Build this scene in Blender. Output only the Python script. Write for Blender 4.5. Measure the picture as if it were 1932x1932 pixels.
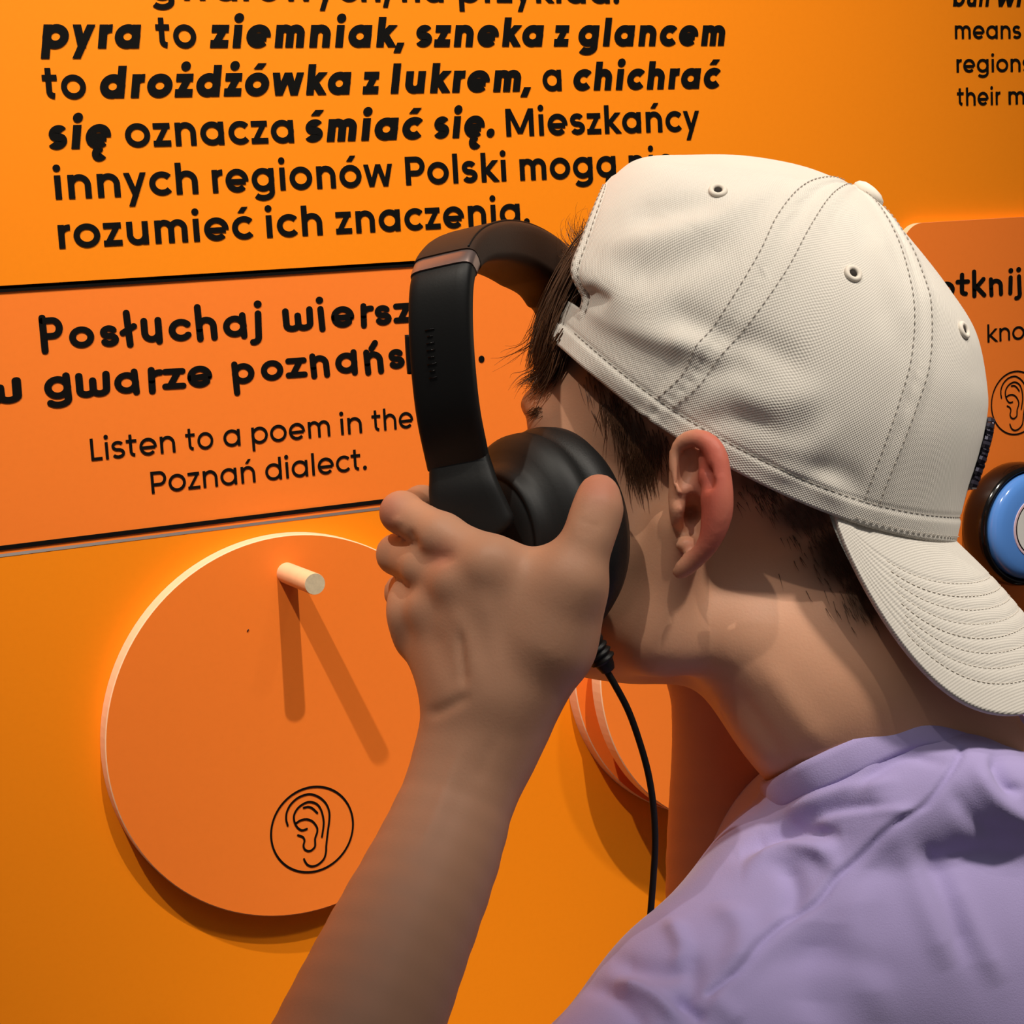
import bpy, math, random
import numpy as np
from mathutils import Vector, Matrix

S = bpy.context.scene
for o in list(bpy.data.objects):
    bpy.data.objects.remove(o)
COL = S.collection

# ------------------------------------------------------------------ camera
F = 3500.0                       # focal length in pixels of the 1932 px frame
DW = 1.0685                      # distance from the lens to the wall
SC = DW / 0.929127
HC = 1.50                        # lens height
R = np.array([[0.88840778, 0.05396657, -0.45587193],
              [-0.11532874, 0.98745427, -0.10785798],
              [0.44433196, 0.14839700, 0.88348596]])

def cam2w(c):
    """camera frame (right, down, depth) in metres -> world"""
    c = np.asarray(c, float)
    w = c @ R
    return np.stack([w[..., 0], w[..., 2] - DW, HC - w[..., 1]], -1)

def w2px(p):
    p = np.asarray(p, float)
    w = np.stack([p[..., 0], HC - p[..., 2], p[..., 1] + DW], -1)
    c = w @ R.T
    return 966 + F * c[..., 0] / c[..., 2], 966 + F * c[..., 1] / c[..., 2], c[..., 2]

def C(px, py, z):
    """a point of the figure, given where it is seen and how far it is"""
    return np.array([(px - 966) / F * z, (py - 966) / F * z, z])

def Cw(px, py, z):
    return cam2w(C(px, py, z))

def dirw(v):
    w = np.asarray(v, float) @ R
    return np.array([w[0], w[2], -w[1]])

def onwall(px, py, y=0.0):
    """point of the plane standing y in front of the wall"""
    w = np.array([(px - 966) / F, (py - 966) / F, 1.0]) @ R
    s = (DW - y) / w[2]
    return w[0] * s, HC - w[1] * s

cam_d = bpy.data.cameras.new('camera')
cam = bpy.data.objects.new('camera', cam_d)
COL.objects.link(cam)
rt, dn, fw = dirw([1, 0, 0]), dirw([0, 1, 0]), dirw([0, 0, 1])
M = Matrix.Identity(4)
for i in range(3):
    M[i][0] = rt[i]; M[i][1] = -dn[i]; M[i][2] = -fw[i]
M[0][3], M[1][3], M[2][3] = 0.0, -DW, HC
cam.matrix_world = M
cam_d.sensor_width = 36.0
cam_d.lens = 36.0 * F / 1932.0
cam_d.clip_start = 0.02
S.camera = cam

# ------------------------------------------------------------------ light
S.view_settings.view_transform = 'Standard'
S.view_settings.look = 'None'
S.view_settings.gamma = 1.0
S.view_settings.use_curve_mapping = False
S.view_settings.exposure = 0.0

wd = bpy.data.worlds.new('world')
S.world = wd
wd.use_nodes = True
wd.node_tree.nodes['Background'].inputs['Color'].default_value = (1.0, 0.95, 0.92, 1)
wd.node_tree.nodes['Background'].inputs['Strength'].default_value = 0.09

def aim(o, to):
    d = Vector(to) - o.location
    o.rotation_euler = d.to_track_quat('-Z', 'Y').to_euler()

def spot(loc, to, power, size, blend, rad, col):
    l = bpy.data.lights.new('track_spot', 'SPOT')
    l.energy = power; l.spot_size = math.radians(size); l.spot_blend = blend
    l.shadow_soft_size = rad; l.color = col
    o = bpy.data.objects.new('track_spot', l); COL.objects.link(o)
    o.location = loc; aim(o, to)
    return o

spot((0.40, -1.10, 3.20), (0.54, 0.0, 1.70), 152, 43, 1.0, 0.015, (1.0, 0.91, 0.78))
spot((-0.43, -0.79, 3.20), (0.28, 0.0, 1.64), 150, 38, 1.0, 0.015, (1.0, 0.91, 0.78))
spot((1.15, -1.75, 3.60), (0.58, -0.44, 1.34), 290, 13, 1.0, 0.12, (1.0, 0.91, 0.80))

def area(loc, to, power, sx, sy, col):
    l = bpy.data.lights.new('ceiling_panel', 'AREA')
    l.shape = 'RECTANGLE'; l.size = sx; l.size_y = sy; l.energy = power; l.color = col
    o = bpy.data.objects.new('ceiling_panel', l); COL.objects.link(o)
    o.location = loc; aim(o, to)
    return o

area((0.2, -1.3, 2.75), (0.5, -0.3, 1.5), 2.8, 1.4, 0.8, (0.94, 0.97, 1.0))

# ------------------------------------------------------------------ materials
def srgb(r, g, b):
    def f(c):
        c /= 255.0
        return c / 12.92 if c <= 0.04045 else ((c + 0.055) / 1.055) ** 2.4
    return (f(r), f(g), f(b), 1.0)

def mat(name, col, rough=0.6, spec=0.3, metal=0.0, noise=0.0, nscale=40.0, bump=0.0, bscale=200.0, sss=0.0):
    m = bpy.data.materials.new(name); m.use_nodes = True
    nt = m.node_tree; b = nt.nodes['Principled BSDF']
    b.inputs['Base Color'].default_value = col
    b.inputs['Roughness'].default_value = rough
    b.inputs['Specular IOR Level'].default_value = spec
    b.inputs['Metallic'].default_value = metal
    tc = nt.nodes.new('ShaderNodeTexCoord')
    if noise > 0:
        n = nt.nodes.new('ShaderNodeTexNoise'); n.inputs['Scale'].default_value = nscale
        n.inputs['Detail'].default_value = 4
        nt.links.new(tc.outputs['Object'], n.inputs['Vector'])
        mx = nt.nodes.new('ShaderNodeMixRGB'); mx.blend_type = 'MULTIPLY'
        mx.inputs['Fac'].default_value = 1.0
        mr = nt.nodes.new('ShaderNodeMapRange')
        mr.inputs['To Min'].default_value = 1 - noise; mr.inputs['To Max'].default_value = 1 + noise
        nt.links.new(n.outputs['Fac'], mr.inputs['Value'])
        mx.inputs['Color1'].default_value = col
        nt.links.new(mr.outputs['Result'], mx.inputs['Color2'])
        nt.links.new(mx.outputs['Color'], b.inputs['Base Color'])
    if bump > 0:
        n = nt.nodes.new('ShaderNodeTexNoise'); n.inputs['Scale'].default_value = bscale
        n.inputs['Detail'].default_value = 3
        nt.links.new(tc.outputs['Object'], n.inputs['Vector'])
        bp = nt.nodes.new('ShaderNodeBump'); bp.inputs['Strength'].default_value = bump
        bp.inputs['Distance'].default_value = 0.0006
        nt.links.new(n.outputs['Fac'], bp.inputs['Height'])
        nt.links.new(bp.outputs['Normal'], b.inputs['Normal'])
    if sss > 0:
        b.inputs['Subsurface Weight'].default_value = sss
        b.inputs['Subsurface Radius'].default_value = (1.0, 0.35, 0.2)
        b.inputs['Subsurface Scale'].default_value = 0.004
    return m

M_wall = mat('orange_wall_paint', srgb(255, 142, 12), 0.55, 0.25, noise=0.03, nscale=300, bump=0.05, bscale=700)
M_panel = mat('coral_orange_laminate', srgb(255, 132, 46), 0.5, 0.25, noise=0.03, nscale=300, bump=0.05, bscale=700)
M_ink = mat('black_print', srgb(11, 10, 9), 0.6, 0.12)
M_edge = mat('pale_board_edge', srgb(255, 205, 165), 0.6, 0.2, noise=0.06, nscale=60)
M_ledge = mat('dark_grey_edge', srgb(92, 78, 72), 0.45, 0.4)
M_wood = mat('peg_wood', srgb(245, 195, 150), 0.55, 0.3, noise=0.10, nscale=120)
M_woodend = mat('peg_end_grain', srgb(205, 190, 160), 0.7, 0.2, noise=0.22, nscale=500)
M_floor = mat('grey_floor', srgb(95, 88, 82), 0.7, 0.2, noise=0.1, nscale=8)
M_blackgloss = mat('black_gloss_plastic', srgb(14, 10, 9), 0.12, 0.5)
M_blue = mat('blue_gloss_plastic', srgb(92, 150, 235), 0.15, 0.5)
M_white = mat('white_sticker', srgb(238, 236, 232), 0.4, 0.3)
M_pink = mat('pale_pink_ring', srgb(238, 205, 215), 0.4, 0.3)
M_black = mat('matte_black_plastic', srgb(23, 23, 23), 0.5, 0.3, bump=0.05, bscale=900)
M_blackpad = mat('black_leatherette', srgb(22, 21, 21), 0.5, 0.35, bump=0.15, bscale=1500)
M_brownpad = mat('dark_brown_leatherette', srgb(58, 42, 33), 0.6, 0.25, bump=0.12, bscale=1500)
M_cap_metal = mat('grey_brushed_metal', srgb(150, 130, 125), 0.3, 0.5, metal=0.7)
M_cable = mat('black_rubber_cable', srgb(14, 13, 13), 0.5, 0.3)
M_hair = mat('dark_brown_hair', srgb(92, 62, 42), 0.4, 0.4, noise=0.35, nscale=90)
M_thread = mat('grey_thread', srgb(160, 153, 144), 0.8, 0.1)
M_hole = mat('dark_hole', srgb(50, 46, 44), 0.9, 0.1)
M_eye = mat('eye_white', srgb(225, 220, 215), 0.2, 0.5)

# ------------------------------------------------------------------ object helpers
def link(name, me, m, parent=None, smooth=True):
    o = bpy.data.objects.new(name, me); COL.objects.link(o)
    if m is not None:
        for k in (m if isinstance(m, (list, tuple)) else [m]):
            me.materials.append(k)
    if smooth and len(me.polygons):
        me.polygons.foreach_set('use_smooth', np.ones(len(me.polygons), bool))
    if parent is not None:
        o.parent = parent
        o.matrix_parent_inverse = parent.matrix_world.inverted()
    return o

def pymesh(name, V, Fc):
    me = bpy.data.meshes.new(name)
    me.from_pydata([tuple(map(float, v)) for v in V], [], [tuple(int(i) for i in f) for f in Fc])
    me.validate(); me.update()
    return me

def obj(name, V, Fc, m, parent=None, smooth=True, mi=None):
    me = pymesh(name, V, Fc)
    if mi is not None and len(mi) == len(me.polygons):
        me.polygons.foreach_set('material_index', np.array(mi, np.int32))
    return link(name, me, m, parent, smooth)

def tag(o, label, cat, group=None, kind=None):
    o['label'] = label; o['category'] = cat
    if group: o['group'] = group
    if kind: o['kind'] = kind
    return o

def empty(name, loc):
    o = bpy.data.objects.new(name, None); COL.objects.link(o)
    o.empty_display_size = 0.03
    o.location = loc
    o.matrix_world = Matrix.Translation(Vector([float(x) for x in loc]))
    return o

class MB:
    def __init__(s): s.V = []; s.F = []; s.mi = []
    def add(s, V, Fc, mi=0):
        n = len(s.V); s.V += [tuple(v) for v in V]
        s.F += [tuple(i + n for i in f) for f in Fc]; s.mi += [mi] * len(Fc)
    def box(s, x0, x1, y0, y1, z0, z1, mi=0):
        V = [(x, y, z) for x in (x0, x1) for y in (y0, y1) for z in (z0, z1)]
        s.add(V, [(0, 1, 3, 2), (4, 6, 7, 5), (0, 4, 5, 1), (2, 3, 7, 6), (0, 2, 6, 4), (1, 5, 7, 3)], mi)
    def prism(s, outline, y0, y1, m_front=0, m_side=0):
        """outline (x,z) counter-clockwise; front face at y0 (towards the viewer)"""
        n = len(outline)
        V = [(x, y0, z) for x, z in outline] + [(x, y1, z) for x, z in outline]
        s.add(V, [tuple(range(n))], m_front)
        k = len(s.V) - len(V)
        for i in range(n):
            j = (i + 1) % n
            s.F.append((k + i, k + n + i, k + n + j, k + j)); s.mi.append(m_side)
        s.F.append(tuple(k + n + i for i in reversed(range(n)))); s.mi.append(m_side)
    def lathe(s, prof, n=64, mi=0, frame=None, rx=1.0, ry=1.0):
        """prof: (radius, height); frame = origin, ex, ey, ez"""
        O, ex, ey, ez = frame
        V = []
        for r, h in prof:
            for i in range(n):
                a = 2 * math.pi * i / n
                V.append(O + ex * (r * rx * math.cos(a)) + ey * (r * ry * math.sin(a)) + ez * h)
        Fc = []
        for j in range(len(prof) - 1):
            for i in range(n):
                k = (i + 1) % n
                Fc.append((j * n + i, j * n + k, (j + 1) * n + k, (j + 1) * n + i))
        Fc.append(tuple(range(n))[::-1])
        Fc.append(tuple((len(prof) - 1) * n + i for i in range(n)))
        s.add(V, Fc, mi)
    def tube(s, P, rad, n=8, mi=0, caps=True):
        P = np.asarray(P, float); m = len(P)
        rad = np.broadcast_to(np.asarray(rad, float), (m,))
        T = np.gradient(P, axis=0); T /= np.linalg.norm(T, axis=1)[:, None] + 1e-12
        up = np.array([0.31, 0.2, 0.93]); V = []
        for i in range(m):
            a = np.cross(T[i], up); a /= np.linalg.norm(a) + 1e-12; b = np.cross(T[i], a); up = -np.cross(T[i], a) if False else up
            for k in range(n):
                t = 2 * math.pi * k / n
                V.append(P[i] + rad[i] * (a * math.cos(t) + b * math.sin(t)))
        Fc = []
        for i in range(m - 1):
            for k in range(n):
                q = (k + 1) % n
                Fc.append((i * n + k, i * n + q, (i + 1) * n + q, (i + 1) * n + k))
        if caps:
            Fc.append(tuple(range(n))[::-1]); Fc.append(tuple((m - 1) * n + k for k in range(n)))
        s.add(V, Fc, mi)
    def build(s, name, m, parent=None, smooth=True):
        return obj(name, s.V, s.F, m, parent, smooth, s.mi)

def spline(P, n):
    """Catmull-Rom resample to n points"""
    P = np.asarray(P, float)
    Q = np.vstack([2 * P[0] - P[1], P, 2 * P[-1] - P[-2]])
    out = []
    for t in np.linspace(0, len(P) - 1 - 1e-9, n):
        i = int(t); u = t - i
        a, b, c, d = Q[i], Q[i + 1], Q[i + 2], Q[i + 3]
        out.append(0.5 * ((2 * b) + (-a + c) * u + (2 * a - 5 * b + 4 * c - d) * u * u + (-a + 3 * b - 3 * c + d) * u ** 3))
    return np.array(out)

def autosmooth(o, ang=40):
    me = o.data
    me.set_sharp_from_angle(angle=math.radians(ang))

# ------------------------------------------------------------------ lettering
def arc(cx, cy, rx, ry, a0, a1, n=18):
    return [(cx + rx * math.cos(math.radians(a0 + (a1 - a0) * i / n)), cy + ry * math.sin(math.radians(a0 + (a1 - a0) * i / n))) for i in range(n + 1)]

ACC = {'ż': ('z', 'dot'), 'ó': ('o', 'acu'), 'ć': ('c', 'acu'), 'ń': ('n', 'acu'), 'ś': ('s', 'acu'), 'ę': ('e', 'ogo'), 'ą': ('a', 'ogo'), 'ł': ('l', 'sla')}

def glyph(ch, w, hand=False):
    """strokes ('s', points) / parallelograms ('p', x0, y0, x1, y1) / dots ('d', x, y, r); x-height is 1"""
    c = w / 2; A = 1.50 if hand else 1.36; sr, ss = 0.07, 0.13; D = 0.42
    s = []
    acc = None
    if ch in ACC: ch, acc = ACC[ch]
    br = 0.53 - c; bry = 0.5 - c + 0.015; dot = max(0.13, w * 0.60)
    def para(x0, y0, x1, y1):
        s.append(('s', [(x0, y0), (x1, y1)]) if hand else ('p', x0, y0, x1, y1))
    if ch == 'o': s.append(('s', arc(sr + .53, .5, br, bry, 90, 450, 40))); adv = 1.06 + 2 * sr
    elif ch in 'adgq':
        s.append(('s', arc(sr + .52, .5, .52 - c, bry, 90, 450, 40))); x = sr + 1.03 - c
        if ch == 'a': s.append(('s', [(x, 1), (x, 0)]))
        if ch == 'd': s.append(('s', [(x, A), (x, 0)]))
        if ch == 'g': s.append(('s', [(x, 1), (x, 0.3), (x, -.02)] + arc(sr + .52 - 0.01, -.04, x - sr - .51, .38 - c, 0, -148, 20)))
        adv = 1.03 + sr + ss
    elif ch in 'bp':
        x = ss + c; s.append(('s', arc(ss + .51, .5, .52 - c, bry, 90, 450, 40)))
        s.append(('s', [(x, A if ch == 'b' else 1), (x, 0 if ch == 'b' else -D)])); adv = 1.03 + sr + ss
    elif ch == 'c': s.append(('s', arc(sr + .52, .5, .52 - c, bry, 42, 318, 30))); adv = 1.02
    elif ch == 'e':
        s.append(('s', arc(sr + .52, .5, .52 - c, bry, -6, 316, 36)))
        s.append(('s', [(sr + c * .8, .45), (sr + 1.04 - c, .45)])) if not hand else s.append(('s', [(sr + c, .47), (sr + 1.0 - c, .47)])); adv = 1.04 + 2 * sr
    elif ch in 'hnm':
        x = ss + c; W = .90 if ch != 'm' else .80
        s.append(('s', [(x, A if ch == 'h' else 1), (x, 0)]))
        for k in range(2 if ch == 'm' else 1):
            l = x + k * (W - w); r = l + W - w; rad = (r - l) / 2
            s.append(('s', [(l, .45)] + arc((l + r) / 2, 1 - c - rad * 1.05 + .015, rad, rad * 1.05, 180, 0, 18) + [(r, 0)]))
        adv = r + c + ss - .02
    elif ch == 'u':
        l = ss + c; r = ss + .88 - c; rad = (r - l) / 2
        s.append(('s', [(l, 1)] + arc((l + r) / 2, c + rad * 1.05 - .015, rad, rad * 1.05, 180, 360, 18) + [(r, .55)])); s.append(('s', [(r, 1), (r, 0)])); adv = .88 + 2 * ss
    elif ch == 'i': s.append(('s', [(ss + c, 1), (ss + c, 0)])); s.append(('d', ss + c, 1.44 if hand else 1.30, dot)); adv = w + 2 * ss
    elif ch == 'j':
        s.append(('s', [(ss + c, 1), (ss + c, -.1)] + arc(ss + c - .22, -.12, .22, .30 - c * .5, 0, -95, 10))); s.append(('d', ss + c, 1.44 if hand else 1.30, dot)); adv = w + 2 * ss
    elif ch == 'l': s.append(('s', [(ss + c, A), (ss + c, 0)])); adv = w + 2 * ss
    elif ch == 'k':
        x = ss + c; s.append(('s', [(x, A), (x, 0)])); para(x + c * .2, .40, ss + .80 - c * .6, 1.0); para(x + c * .9 + .02, .56, ss + .84 - c * .6, 0); adv = .84 + ss + .03
    elif ch == 'r':
        x = ss + c; s.append(('s', [(x, 1), (x, 0)])); s.append(('s', [(x, .5)] + arc(x + .33, .60, .33, .40 - c + .01, 180, 85, 10))); adv = x + .38 + .02
    elif ch == 's':
        h = .25 - c / 2 + .005
        s.append(('s', arc(.44, 1 - c - h + .01, .37 - c, h, 28, 255, 20) + arc(.45, c + h - .01, .39 - c, h, 78, -155, 20))); adv = .90
    elif ch == 't':
        x = .30; s.append(('s', [(x, 1.30), (x, .30)] + arc(x + .27, .30, .27, .30 - c, 180, 262, 8))); s.append(('s', [(.03, 1 - c * .9), (.66, 1 - c * .9)])); adv = .74
    elif ch == 'v': para(.04 + c, 1, .48, 0); para(.92 - c, 1, .48, 0); adv = .96
    elif ch == 'w':
        if hand: s.append(('s', [(.14, 1)] + arc(.40, .33, .26, .33 - c, 180, 360, 10) + [(.66, .75)])); s.append(('s', [(.66, .75)] + arc(.92, .33, .26, .33 - c, 180, 360, 10) + [(1.20, 1)])); adv = 1.36
        else:
            para(.03 + c, 1, .40, 0); para(.74, 1, .40, 0); para(.74, 1, 1.08, 0); para(1.45 - c, 1, 1.08, 0); adv = 1.48
    elif ch == 'y': para(.03 + c, 1, .49, .02); para(.95 - c, 1, .30, -D); adv = .98
    elif ch == 'z':
        s.append(('s', [(.06, 1 - c), (.78, 1 - c)])); s.append(('s', [(.05, c), (.80, c)])); para(.80 - c * 1.3, 1 - c, .05 + c * 1.3, c); adv = .86
    elif ch == 'M':
        H = 1.29; s.append(('s', [(ss + c, H), (ss + c, 0)])); s.append(('s', [(ss + 1.42 - c, H), (ss + 1.42 - c, 0)])); para(ss + c * 1.1, H, ss + .71, .12); para(ss + 1.42 - c * 1.1, H, ss + .71, .12); adv = 1.42 + 2 * ss
    elif ch == 'P':
        H = 1.55 if hand else 1.29; x = ss + c; s.append(('s', [(x, H), (x, 0)])); yt, yb = H - c, (.62 if hand else .48) + c * .4
        s.append(('s', [(x, yt), (ss + .52, yt)] + arc(ss + .52, (yt + yb) / 2, .40 - c * .8, (yt - yb) / 2, 90, -90, 16) + [(x, yb)])); adv = ss + .98
    elif ch == 'L': s.append(('s', [(ss + c, 1.29), (ss + c, 0)])); s.append(('s', [(ss + c, c), (ss + .66, c)])); adv = ss + .72
    elif ch == '.': s.append(('d', .05 + dot, dot * .92, dot)); adv = 2 * dot + .15
    elif ch == ',': s.append(('p', .24, .20, .10, -.26)); adv = .40
    else: adv = .5
    ac = adv / 2
    if acc == 'acu': para(ac - .06 + c * .2, 1.16, ac + .16, 1.42)
    if acc == 'dot': s.append(('d', ac, 1.32, dot))
    if acc == 'ogo': s.append(('s', [(adv - .34 - c, .02)] + arc(adv - .30 - c, -.20, .16, .18, 110, 330, 10)))
    if acc == 'sla': s.append(('s', [(ss + c - .24, .58), (ss + c + .24, .84)]))
    return s, adv, acc

def strip(pts, w, rnd):
    P = np.array(pts, float); keep = [0]
    for i in range(1, len(P)):
        if np.linalg.norm(P[i] - P[keep[-1]]) > 1e-5: keep.append(i)
    P = P[keep]; n = len(P)
    closed = np.linalg.norm(P[0] - P[-1]) < 1e-3
    V, Fc = [], []
    T = np.diff(P, axis=0); T /= np.linalg.norm(T, axis=1)[:, None]
    for i in range(n):
        a = T[max(i - 1, 0)] if not (closed and i == 0) else T[-1]
        b = T[min(i, n - 2)] if not (closed and i == n - 1) else T[0]
        t = a + b; t /= np.linalg.norm(t) + 1e-9
        k = 1 / max(.55, math.sqrt(max(.01, (1 + a @ b) / 2)))
        nn = np.array([-t[1], t[0]]) * w / 2 * k
        V += [P[i] + nn, P[i] - nn]
    for i in range(n - 1): Fc.append((2 * i, 2 * i + 1, 2 * i + 3, 2 * i + 2))
    if rnd and not closed:
        for e, t in ((P[0], -T[0]), (P[-1], T[-1])):
            k = len(V); a0 = math.atan2(t[1], t[0])
            V += [e + w / 2 * np.array([math.cos(a0 + math.radians(q)), math.sin(a0 + math.radians(q))]) for q in range(-90, 91, 18)]
            Fc.append(tuple(range(k, len(V))))
    return V, Fc

def disc2(x, y, r, n=22):
    return [(x + r * math.cos(2 * math.pi * i / n), y + r * math.sin(2 * math.pi * i / n)) for i in range(n)], [tuple(range(n))]

def word2d(txt, w, shear=0.0, hand=False, rng=None, track=0.0):
    V, Fc = [], []; x = 0
    for ch in txt:
        g, adv, acc = glyph(ch, w, hand)
        loc = []
        for st in g:
            if st[0] == 's': v, f = strip(st[1], w, hand)
            elif st[0] == 'd': v, f = disc2(st[1], st[2], st[3])
            else:
                _, x0, y0, x1, y1 = st
                L = math.hypot(x1 - x0, y1 - y0); hw = min(w * .92 / 2 * L / max(1e-6, abs(y1 - y0)), w * 1.6)
                if acc == 'acu' and y0 > 1.1: hw = w * .55
                v = [(x0 - hw, y0), (x0 + hw, y0), (x1 + hw, y1), (x1 - hw, y1)]; f = [(0, 1, 2, 3)]
            loc.append((v, f))
        dy, ro, sc = (rng.uniform(-.04, .04), rng.uniform(-.04, .04), rng.uniform(.97, 1.04)) if hand else (0, 0, 1)
        for v, f in loc:
            k = len(V)
            for p in v:
                px, py = p[0] - adv / 2, p[1]
                px, py = sc * (px - ro * py), sc * (py + ro * px)
                V.append((x + adv / 2 + px + shear * py, py + dy))
            Fc += [tuple(i + k for i in q) for q in f]
        x += adv + track
    return np.array(V), Fc

def flatten(V2, Fc, y):
    """faces wound to look towards the room (-y)"""
    out = []
    for f in Fc:
        a = sum(V2[f[i]][0] * V2[f[(i + 1) % len(f)]][1] - V2[f[(i + 1) % len(f)]][0] * V2[f[i]][1] for i in range(len(f)))
        out.append(f if a > 0 else tuple(reversed(f)))
    return [(p[0], y, p[1]) for p in V2], out

def stack(v3, f3):
    """lay crossing strokes a hair's breadth above one another"""
    par = list(range(len(v3)))
    def fd(i):
        while par[i] != i: i = par[i]
        return i
    for f in f3:
        for i in f[1:]: par[fd(i)] = fd(f[0])
    lv = {}
    out = []
    for i, v in enumerate(v3):
        k = lv.setdefault(fd(i), len(lv) % 4)
        out.append((v[0], v[1] - 1.2e-5 * k, v[2]))
    return out

def text_line(mb, base, words, xh_px, w, plane, hand=False, seed=1, track=0.0):
    """base: two baseline points seen in the photo; words: (text, left, right, bold)"""
    rng = random.Random(seed)
    (xa, ya), (xb, yb) = base
    yat = lambda p: ya + (yb - ya) * (p - xa) / (xb - xa)
    zb = np.mean([onwall(p, yat(p), plane)[1] for p in np.linspace(xa, xb, 7)])
    xm, hpx = xh_px
    H = onwall(xm, yat(xm) - hpx, plane)[1] - onwall(xm, yat(xm), plane)[1]
    for t, l, r, bold in words:
        ww = w[1] if bold else w[0]
        V, Fc = word2d(t, ww, 0.16 if bold else 0.0, hand, rng, track)
        X0, X1 = onwall(l, yat(l) - hpx * .5, plane)[0], onwall(r, yat(r) - hpx * .5, plane)[0]
        mn, mx = V[:, 0].min(), V[:, 0].max()
        V2 = [(X0 + (v[0] - mn) / (mx - mn) * (X1 - X0), zb + v[1] * H) for v in V]
        v3, f3 = flatten(V2, Fc, -plane - 0.0004)
        v3 = stack(v3, f3)
        mb.add(v3, f3)

# ------------------------------------------------------------------ the wall and what is printed on it
YW = 0.0
xl, xr, zl, zr = -1.6, 2.4, 0.0, 2.9
line_top = onwall(400, 521)[1]; line_bot = onwall(400, 987)[1]
panel_right = onwall(1500, 800)[0]

b = MB(); b.box(xl, xr, 0.0035, 0.12, zl, zr)
b.box(xl, xr, 0.0, 0.0035, line_top, zr)
b.box(panel_right, xr, 0.0, 0.0035, zl, line_top)
b.box(xl, panel_right, 0.0, 0.0035, zl, line_bot - .0046)
wall = b.build('wall_back', M_wall, smooth=False); wall['kind'] = 'structure'
b = MB(); b.box(xl, xr, -2.6, 0.12, -0.05, 0.0)
fl = b.build('floor', M_floor, smooth=False); fl['kind'] = 'structure'

tl = MB()
text_line(tl, ((100, 0.5), (1100, 4.5)), [('gwarowych,', 281, 735, 0), ('na', 757, 836, 0), ('przykład.', 864, 1167, 0)], (600, 42), (.25, .345), 0)
text_line(tl, ((245, 91.5), (1354, 85.7)), [('pyra', 73, 268, 1), ('to', 294, 370, 0), ('ziemniak,', 394, 762, 1), ('szneka', 784, 1027, 1), ('z', 1043, 1075, 1), ('glancem', 1090, 1368, 1)], (700, 42), (.25, .345), 0)
text_line(tl, ((100, 187), (1280, 167.7)), [('to', 80, 162, 0), ('drożdżówka', 188, 664, 1), ('z', 682, 717, 1), ('lukrem,', 735, 1001, 1), ('a', 1023, 1059, 0), ('chichrać', 1081, 1360, 1)], (700, 42), (.25, .345), 0)
text_line(tl, ((125, 281.5), (1271, 248.4)), [('się', 90.6, 209.6, 1), ('oznacza', 235.5, 554, 0), ('śmiać', 575, 798.6, 1), ('się.', 818, 932, 1), ('Mieszkańcy', 954, 1319, 0)], (700, 42), (.25, .345), 0)
text_line(tl, ((125, 376), (998, 339.5)), [('innych', 102, 373, 0), ('regionów', 400, 740.5, 0), ('Polski', 764.7, 955, 0), ('mogą', 980, 1161.5, 0), ('nie', 1185.8, 1272.6, 0)], (700, 42), (.25, .345), 0)
text_line(tl, ((118, 470), (650, 440)), [('rozumieć', 110, 477, 0), ('ich', 501, 607.6, 0), ('znaczenia.', 632.7, 998, 0)], (600, 42), (.25, .345), 0)
t1 = tl.build('lettering', M_ink, wall, False); t1['label'] = 'large black Polish text printed on the orange wall'
tl = MB()
text_line(tl, ((1803, 13), (1919, 12)), [('bun', 1797, 1866, 1), ('with', 1882, 1972, 1), ('icing', 1990, 2095, 1)], (1850, 25), (.22, .30), 0)
text_line(tl, ((1803, 74.3), (1919, 72)), [('means', 1801, 1926, 0), ('that', 1941, 2010, 0)], (1850, 25), (.21, .30), 0)
text_line(tl, ((1806, 138), (1893, 134.5)), [('regions', 1804, 1945, 0)], (1850, 25), (.21, .30), 0)
text_line(tl, ((1809, 200), (1884, 197.2)), [('their', 1805, 1887, 0), ('meaning', 1902, 2072, 0)], (1850, 25), (.21, .30), 0)
t2 = tl.build('lettering', M_ink, wall, False); t2['label'] = 'small black English text at the top right of the wall'

# the coral band between two black lines, set back a little from the lower board
sp = empty('text_panel', (onwall(300, 760)[0], 0.0, onwall(300, 760)[1]))
tag(sp, 'coral-orange text band between two black lines, left of the headphones', 'sign')
b = MB(); b.box(xl + .002, panel_right - .001, 0.0008, 0.0034, line_bot - .004, line_top)
b.build('panel_board', M_panel, sp, False)
b = MB(); b.box(xl + .002, panel_right - .001, 0.0, 0.0012, line_top - .0018, line_top + .0018)
b.build('black_line', M_ink, sp, False)
b = MB(); b.box(xl + .002, panel_right - .001, 0.0002, 0.0012, line_bot - .0008, line_bot + .0018)
b.build('black_line', M_ink, sp, False)
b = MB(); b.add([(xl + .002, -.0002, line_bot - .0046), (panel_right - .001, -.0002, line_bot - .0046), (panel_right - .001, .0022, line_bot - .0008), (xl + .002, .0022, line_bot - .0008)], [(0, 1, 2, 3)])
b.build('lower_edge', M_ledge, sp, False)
tl = MB()
text_line(tl, ((90, 661), (765, 609)), [('Posłuchaj', 76, 496, 0), ('wiersza', 533, 826, 0)], (430, 39), (.29, .29), -.0008, True, 3, .10)
text_line(tl, ((30, 757.5), (745, 700)), [('w', -42, 41, 0), ('gwarze', 83, 400, 0), ('poznańs', 437, 763, 0), ('kiej.', 786, 913, 0)], (430, 39), (.29, .29), -.0008, True, 5, .10)
text_line(tl, ((175, 870), (765, 807)), [('Listen', 171, 330, 0), ('to', 350, 402, 0), ('a', 421, 453, 0), ('poem', 474, 622, 0), ('in', 641, 682, 0), ('the', 701, 779, 0)], (470, 31.5), (.175, .175), -.0008)
text_line(tl, ((290, 932), (687, 885)), [('Poznań', 285, 481, 0), ('dialect.', 500, 691, 0)], (470, 31.5), (.175, .175), -.0008)
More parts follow.
